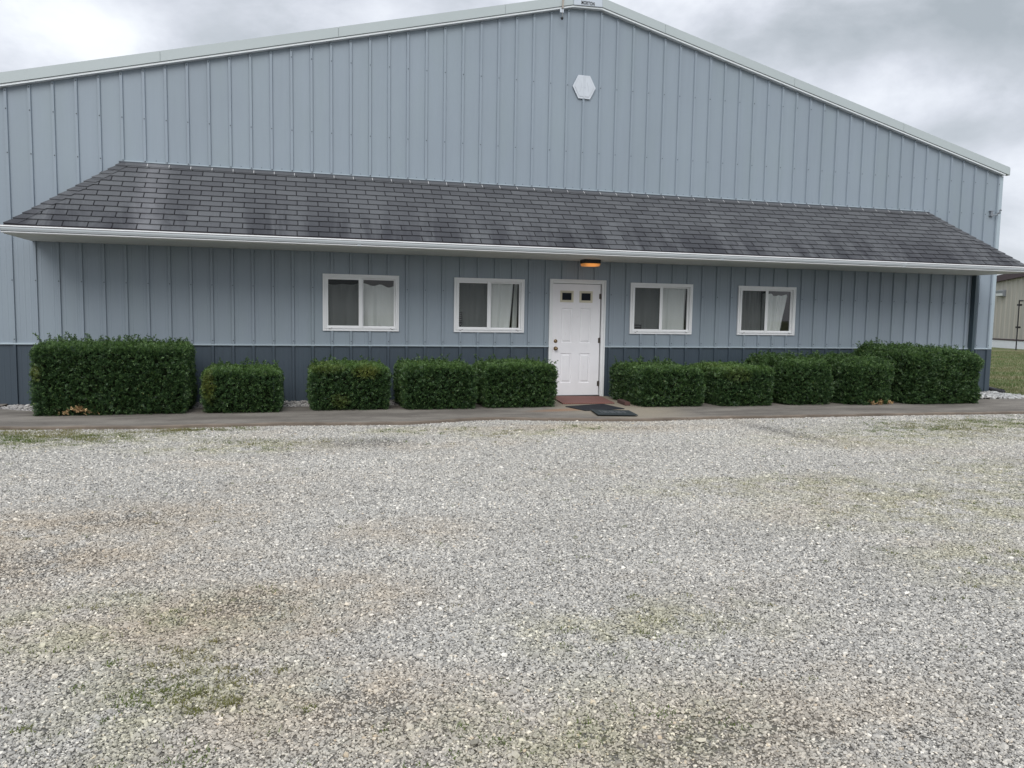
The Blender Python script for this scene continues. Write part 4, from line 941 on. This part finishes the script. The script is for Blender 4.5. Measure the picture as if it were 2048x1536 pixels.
hedge(5.54, 6.61, -1.60, -.45, .625, 'low hedge between the two windows left of the door', seed=4, rshoots=26, young_lit=.42, shoots=[(.05,.5,.1,-.2),(.5,.7,.12,0),(.6,.6,.14,0),(.72,.6,.12,0)])
hedge(6.81, 7.92, -1.54, -.45, .622, 'low hedge against the left side of the white door, shoots poking over the step', seed=5, rshoots=22, young_lit=.48, shoots=[(.52,.6,.10,0),(.74,.7,.18,.3),(.97,.3,.1,.7),(.98,.2,.12,.9),(.9,.6,.1,.4)])
hedge(9.30, 10.38, -1.78, -.45, .592, 'low hedge just right of the white door beside the brick', seed=6, rshoots=34, young_lit=.45, shoots=[(.2,.6,.13,0),(.34,.7,.2,0),(.38,.7,.17,0),(.42,.6,.13,.1),(.6,.7,.19,0),(.62,.6,.14,0),(.88,.7,.15,0)])
hedge(10.68, 11.62, -1.86, -.55, .590, 'smooth low hedge with pale top, second to the right of the door', seed=7, rshoots=8, young_lit=.62, yellow=[(.3,.85,.25,.12,.3)])
hedge(11.90, 12.80, -1.86, -.45, .700, 'shaggy topped hedge under the rightmost window', seed=8, rshoots=85, young_lit=.36, bumpy=.055, round_=.15, shoots=[(.2,.6,.12,.1),(.3,.6,.14,-.2),(.5,.6,.1,.1),(.8,.5,.12,.1)])
hedge(13.04, 13.98, -1.96, -.50, .700, 'loose unclipped hedge with dry leaves at its base, right of the rightmost window', seed=9, rshoots=85, young_lit=.34, round_=.2, bumpy=.085, shoots=[(.25,.6,.12,0),(.5,.6,.1,0)], dead=[(.50,.02,.09,16),(.66,.05,.05,20),(.88,.04,.03,10)])
hedge(14.20, 15.78, -2.08, -.45, .880, 'big shaggy hedge at the right end near the downspout', seed=10, rshoots=150, young_lit=.34, round_=.2, bumpy=.08, topslope=-.05,
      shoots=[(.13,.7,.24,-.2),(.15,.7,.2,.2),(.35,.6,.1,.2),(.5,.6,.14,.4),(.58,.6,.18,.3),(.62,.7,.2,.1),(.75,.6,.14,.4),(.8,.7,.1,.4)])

# ------------------------------------------------------------------ small things on the step
def slab(name, pts, z0, th, mat, bevel=.004):
    mb = MB(); mb.prism([(x, y, z0) for x, y in pts], (0, 0, th)); return mb.build(name, mat, bevel=bevel)
MAT = {'red': [(8.167, -1.17), (9.06, -1.216), (9.233, -0.209), (8.33, -0.06)], 'black': [(8.083, -1.537), (8.204, -2.096), (8.912, -1.96), (8.827, -1.28)], 'grey': [(8.278, -2.117), (8.825, -2.308), (8.727, -2.848), (8.16, -2.706)]}
o = slab('door_mat', MAT['red'], .003, .018, M['redmat']); tag(o, 'red brown rubber mat with a notched edge at the foot of the door', 'mat')
nb = MB(); A, Bc = Vector((*MAT['red'][0], 0)), Vector((*MAT['red'][1], 0)); dirv = (Bc-A).normalized(); nv = Vector((dirv.y, -dirv.x, 0))
for k in range(24):
    p = A + (Bc-A)*((k+.25)/24); q = p + dirv*.018
    nb.hexa([(*(p)[:2],.004),(*(q)[:2],.004),(*(q+nv*.014)[:2],.004),(*(p+nv*.014)[:2],.004),(*(p)[:2],.018),(*(q)[:2],.018),(*(q+nv*.014)[:2],.014),(*(p+nv*.014)[:2],.014)])
nb.build('notched_edge', M['redmat'], o)
tag(slab('door_mat', MAT['black'], .003, .010, M['blackmat']), 'plain black rubber mat lying askew, in front of the red mat', 'mat')
o = slab('door_mat', MAT['grey'], .0165, .012, M['greymat'], .003); tag(o, 'faded black mat with worn lettering, nearest the gravel', 'mat')
mb = MB(); A, Bc, Cc, D = [Vector((*p, 0)) for p in MAT['grey']]
def onmat(u_, v_): return (A*(1-u_)*(1-v_) + Bc*u_*(1-v_) + Cc*u_*v_ + D*(1-u_)*v_)
rs3 = random.Random(9)
for k in range(8):      # worn, unreadable letter strokes
    u0 = .17 + k*.083
    for (ua, va, ub, vb) in [(0,.25,.012,.7),(.045,.25,.05,.62)][:1+(k%2)] + [(0,.26,.05,.3),(.008,.5,.045,.48)][:1+((k+1)%2)]:
        a_, b_ = onmat(u0+ua, va+rs3.uniform(-.04,.04)), onmat(u0+ub, vb+rs3.uniform(-.05,.05)); t_ = (b_-a_).normalized()*.008; n_ = Vector((-t_.y, t_.x, 0))
        mb.hexa([(*(a_-n_)[:2],.0287),(*(b_-n_)[:2],.0287),(*(b_+n_)[:2],.0287),(*(a_+n_)[:2],.0287),(*(a_-n_)[:2],.0297),(*(b_-n_)[:2],.0297),(*(b_+n_)[:2],.0297),(*(a_+n_)[:2],.0297)])
mb.build('worn_lettering', M['matlet'], o)
bk = empty('brick', (9.185, -1.30, .001), math.radians(-97)); tag(bk, 'dark red brick lying on the step beside the hedge right of the door', 'brick')
mb = MB(); mb.box(-.22, .22, -.045, .045, 0, .060); mb.build('brick_body', M['brick'], bk, bevel=.006)
dp = MB(); dp.tube([(18.14,.10,.05),(18.15,-.02,.03),(18.19,-.14,.0),(18.25,-.26,-.02)], .055, 12)
for k in range(7): t_ = k/7; dp.lathe((18.15+.1*t_, .0-.26*t_, .022-.03*t_), [(.060,-.006),(.064,0),(.060,.006)], n=12)
tag(dp.build('drain_pipe', M['black']), 'black corrugated drain pipe end at the right corner of the building', 'pipe')

# ------------------------------------------------------------------ neighbouring beige building
NB = {'A': [45.53919606389984, 25.562384597163312, 0.0], 'B': [44.64766553272126, 22.537695439443485, 0.0], 'f0': 0.43816168336907846, 'f1': 0.4622959089911065, 'r0': 4.115554851559763, 'r1': 4.358511128482384, 'ls': 0.09797791411034074, 'lz': 3.176163581676227, 'lw': 0.7042755621802418, 'lh': 0.40989010110920043, 'P': [45.40735865435114, 23.73807421764329, -0.075], 'ph': 2.844611528822055}
A, Bp = Vector(NB['A']), Vector(NB['B']); dr_ = (Bp-A).normalized(); nrm = Vector((dr_.y, -dr_.x, 0))   # nrm faces the camera side
if nrm.dot(Vector((CAM['loc'][0], CAM['loc'][1], 0))-A) < 0: nrm = -nrm
LB = (Bp-A).length
bb = empty('beige_building', tuple(A)); tag(bb, 'beige ribbed metal building with maroon roof edge and white base, far right', 'building')
def W_(s_, z, out_=0.0): return dr_*s_*LB + nrm*out_ + Vector((0, 0, z))
S0, S1 = -5.0, 4.0
zf = lambda s_: NB['f0'] + (NB['f1']-NB['f0'])*0
def zr(s_): return NB['r0'] + (NB['r1']-NB['r0'])*s_
mb = MB(); mb.quad(W_(S0,zf(0)+.03,.0), W_(S1,zf(0)+.03,.0), W_(S1,zr(S1)), W_(S0,zr(S0)))
k = S0*LB
while k < S1*LB:
    s_ = k/LB; e_ = .06/LB
    for a_, b_, ha, hb in ((s_-e_*1.6, s_-e_*.6, .0, .05), (s_-e_*.6, s_+e_*.6, .05, .05), (s_+e_*.6, s_+e_*1.6, .05, .0)):
        mb.quad(W_(a_,zf(0)+.04,ha+.001), W_(b_,zf(0)+.04,hb+.001), W_(b_,zr(b_)-.02,hb+.001), W_(a_,zr(a_)-.02,ha+.001))
    k += .305*1.5
mb.build('wall', M['beige'], bb)
bk_ = -nrm
mb = MB(); mb.hexa([W_(S0,-.08,-.3),W_(S1,-.08,-.3),W_(S1,-.08,.04),W_(S0,-.08,.04),W_(S0,zf(0)-.05,-.3),W_(S1,zf(0)-.05,-.3),W_(S1,zf(0)-.05,.04),W_(S0,zf(0)-.05,.04)]); mb.build('foundation', M['tan_conc'], bb)
mb = MB(); mb.hexa([W_(S0,zf(0)-.045,-.1),W_(S1,zf(0)-.045,-.1),W_(S1,zf(0)-.045,.07),W_(S0,zf(0)-.045,.07),W_(S0,zf(0)+.035,-.1),W_(S1,zf(0)+.035,-.1),W_(S1,zf(0)+.035,.07),W_(S0,zf(0)+.035,.07)]); mb.build('base_trim', M['maroon'], bb)
mb = MB(); mb.hexa([W_(S0,zr(S0)-.25,.0),W_(S1,zr(S1)-.25,.0),W_(S1,zr(S1)-.25,.22),W_(S0,zr(S0)-.25,.22),W_(S0,zr(S0)+.12,.0),W_(S1,zr(S1)+.12,.0),W_(S1,zr(S1)+.12,.22),W_(S0,zr(S0)+.12,.22)]); mb.build('roof_edge', M['maroon'], bb)
mb = MB(); mb.hexa([W_(S0,zr(S0)+.02,-14),W_(S1,zr(S1)+.02,-14),W_(S1,zr(S1)+.02,-.01),W_(S0,zr(S0)+.02,-.01),W_(S0,zr(S0)+.1,-14),W_(S1,zr(S1)+.1,-14),W_(S1,zr(S1)+.1,-.01),W_(S0,zr(S0)+.1,-.01)]); mb.build('roof', M['hidden_roof'], bb)
wl = empty('wall_light', tuple(A + W_(NB['ls']+.16, NB['lz'], .05))); tag(wl, 'grey wall pack light on the beige building', 'lamp')
ry = math.atan2(dr_.y, dr_.x); wl.rotation_euler.z = ry
sg_ = -1 if Vector((-math.sin(ry), math.cos(ry), 0)).dot(nrm) < 0 else 1
mb = MB(); NB['lw'] *= 1.05; hw_ = NB['lw']/2; hh_ = NB['lh']/2
mb.hexa([(-hw_,0,-hh_),(hw_,0,-hh_),(hw_,sg_*.16,-hh_*.8),(-hw_,sg_*.16,-hh_*.8),(-hw_,0,hh_),(hw_,0,hh_),(hw_,sg_*.22,hh_*.8),(-hw_,sg_*.22,hh_*.8)]); mb.build('housing', M['grey_metal'], wl, bevel=.02)
mb = MB(); mb.hexa([(-hw_*.85,sg_*.165,-hh_*.7),(hw_*.85,sg_*.165,-hh_*.7),(hw_*.85,sg_*.19,-hh_*.7),(-hw_*.85,sg_*.19,-hh_*.7),(-hw_*.85,sg_*.195,0),(hw_*.85,sg_*.195,0),(hw_*.85,sg_*.22,0),(-hw_*.85,sg_*.22,0)]); mb.build('lens', M['tan_conc'], wl)
NB['P'] = [CAM['loc'][i]+(NB['P'][i]-CAM['loc'][i])*.93 for i in (0, 1)]+[-.075]; NB['ph'] *= .97
pb = empty('pole', NB['P']); tag(pb, 'thin dark vertical pipe with clamps in front of the beige building', 'pole')
mb = MB(); mb.tube([(0,0,-.05),(0,0,NB['ph'])], .032, 8); mb.tube([(0,0,NB['ph']-.04),(.22*dr_.x+.1,.22*dr_.y,NB['ph']-.04)], .04, 8); mb.build('pipe', M['black'], pb)
for z in (.5, .98): 
    mb = MB(); mb.box(-.07,.14,-.07,.07,NB['ph']*z*.92-.05,NB['ph']*z*.92+.05); mb.build('clamp', M['black'], pb)

# ------------------------------------------------------------------ light
sc = bpy.context.scene
wd = bpy.data.worlds.new('World'); sc.world = wd; wd.use_nodes = True; wd.node_tree.nodes.clear(); nt = NT(wd.node_tree)
SUN_EL, SUN_AZ = math.radians(40), math.radians(200)
tc_ = nt.n('ShaderNodeTexCoord').outputs['Generated']
sky = nt.n('ShaderNodeTexSky', sky_type='NISHITA', sun_disc=False, sun_elevation=SUN_EL, sun_rotation=SUN_AZ)
bg1 = nt.n('ShaderNodeBackground', ins={'Strength': 0.008}); nt.L.new(sky.outputs[0], bg1.inputs[0])
sx = nt.n('ShaderNodeSeparateXYZ'); nt.L.new(tc_, sx.inputs[0]); z = sx.outputs[2]
den = nt.math('ADD', nt.math('MAXIMUM', z, 0.0), 0.22)
cv = nt.n('ShaderNodeCombineXYZ'); nt.L.new(nt.math('DIVIDE', sx.outputs[0], den), cv.inputs[0]); nt.L.new(nt.math('DIVIDE', sx.outputs[1], den), cv.inputs[1])
n1 = nt.noise(nt.scale(cv.outputs[0], (1, 1, 1), (2.3, 1.1, 0)), 0.95, 7, 0.55, 0.5)
n2 = nt.noise(nt.scale(tc_, (1, 1, 1.9), (0.4, 2.0, 0)), 3.4, 8, 0.56, 0.25)
def sblob(az, el, wa, we, amt):
    v = (math.sin(math.radians(az))*math.cos(math.radians(el)), math.cos(math.radians(az))*math.cos(math.radians(el)), math.sin(math.radians(el)))
    d_ = nt.vmath('SUBTRACT', tc_, v); d_ = nt.vmath('MULTIPLY', d_, (1/math.radians(wa), 1/math.radians(wa), 1/math.radians(we)))
    amt *= (0.55 if amt < 0 else 1.15); return nt.math('MULTIPLY', nt.maprange(nt.math('ADD', nt.vmath('LENGTH', d_), nt.math('MULTIPLY', nt.math('SUBTRACT', n2, .5), 1.6)), 0.2, 1.4, 1.0, 0.0), amt)
c0 = nt.math('ADD', nt.math('MULTIPLY', nt.math('ADD', nt.math('MULTIPLY', n1, 0.2), nt.math('MULTIPLY', n2, 0.8)), 1.5), -0.255)
for b_ in [(1.82, 19.42, 7, 3, 0.1), (-8.98, 16.41, 4, 2, 0.08), (-13.64, 16.24, 5, 3, 0.05), (-3.9, 18.22, 5, 4, -0.09), (43.68, 17.34, 14, 4, -0.14), (46.13, 12.06, 6, 3, -0.08), (40.49, 14.62, 6, 2.5, 0.1), (46.54, 13.69, 5, 2, 0.09), (47.97, 7.31, 5, 4, 0.1), (26.75, 20.01, 5, 3, 0.05), (47.58, 9.36, 3, 2, 0.06), (11.27, 20.06, 6, 3, 0.0)]: c0 = nt.math('ADD', c0, sblob(*b_))
col = nt.ramp(c0, [(0.28, (0.38, 0.42, 0.455)), (0.42, (0.50, 0.535, 0.58)), (0.51, (0.62, 0.65, 0.71)), (0.60, (0.74, 0.77, 0.83)), (0.70, (0.88, 0.91, 0.95)), (0.85, (0.97, 0.98, 1.0))])
gain = nt.maprange(z, 0.36, 1.0, 1.0, 2.3, False)
bg2 = nt.n('ShaderNodeBackground'); nt.L.new(nt.mix(nt.maprange(z, -.05, .0), (0.25, 0.25, 0.22), col), bg2.inputs[0]); nt.L.new(gain, bg2.inputs[1])
ad = nt.n('ShaderNodeAddShader'); nt.L.new(bg1.outputs[0], ad.inputs[0]); nt.L.new(bg2.outputs[0], ad.inputs[1])
wo_ = nt.n('ShaderNodeOutputWorld'); nt.L.new(ad.outputs[0], wo_.inputs[0])
sl_ = bpy.data.lights.new('sun', 'SUN'); sl_.energy = 1.7; sl_.angle = math.radians(40); sl_.color = (1.0, 0.97, 0.93)
so_ = bpy.data.objects.new('sun', sl_); C.objects.link(so_)
dirn = Vector((math.sin(SUN_AZ)*math.cos(SUN_EL), math.cos(SUN_AZ)*math.cos(SUN_EL), math.sin(SUN_EL)))
so_.rotation_euler = dirn.to_track_quat('Z', 'Y').to_euler(); so_.location = (0, -20, 30)
sc.view_settings.view_transform = 'Standard'; sc.view_settings.look = 'None'; sc.view_settings.exposure = 0.12; sc.view_settings.gamma = 1
sc.render.engine = 'CYCLES'; sc.cycles.max_bounces = 6; sc.cycles.transparent_max_bounces = 12
sc.cycles.use_denoising = False if False else sc.cycles.use_denoising
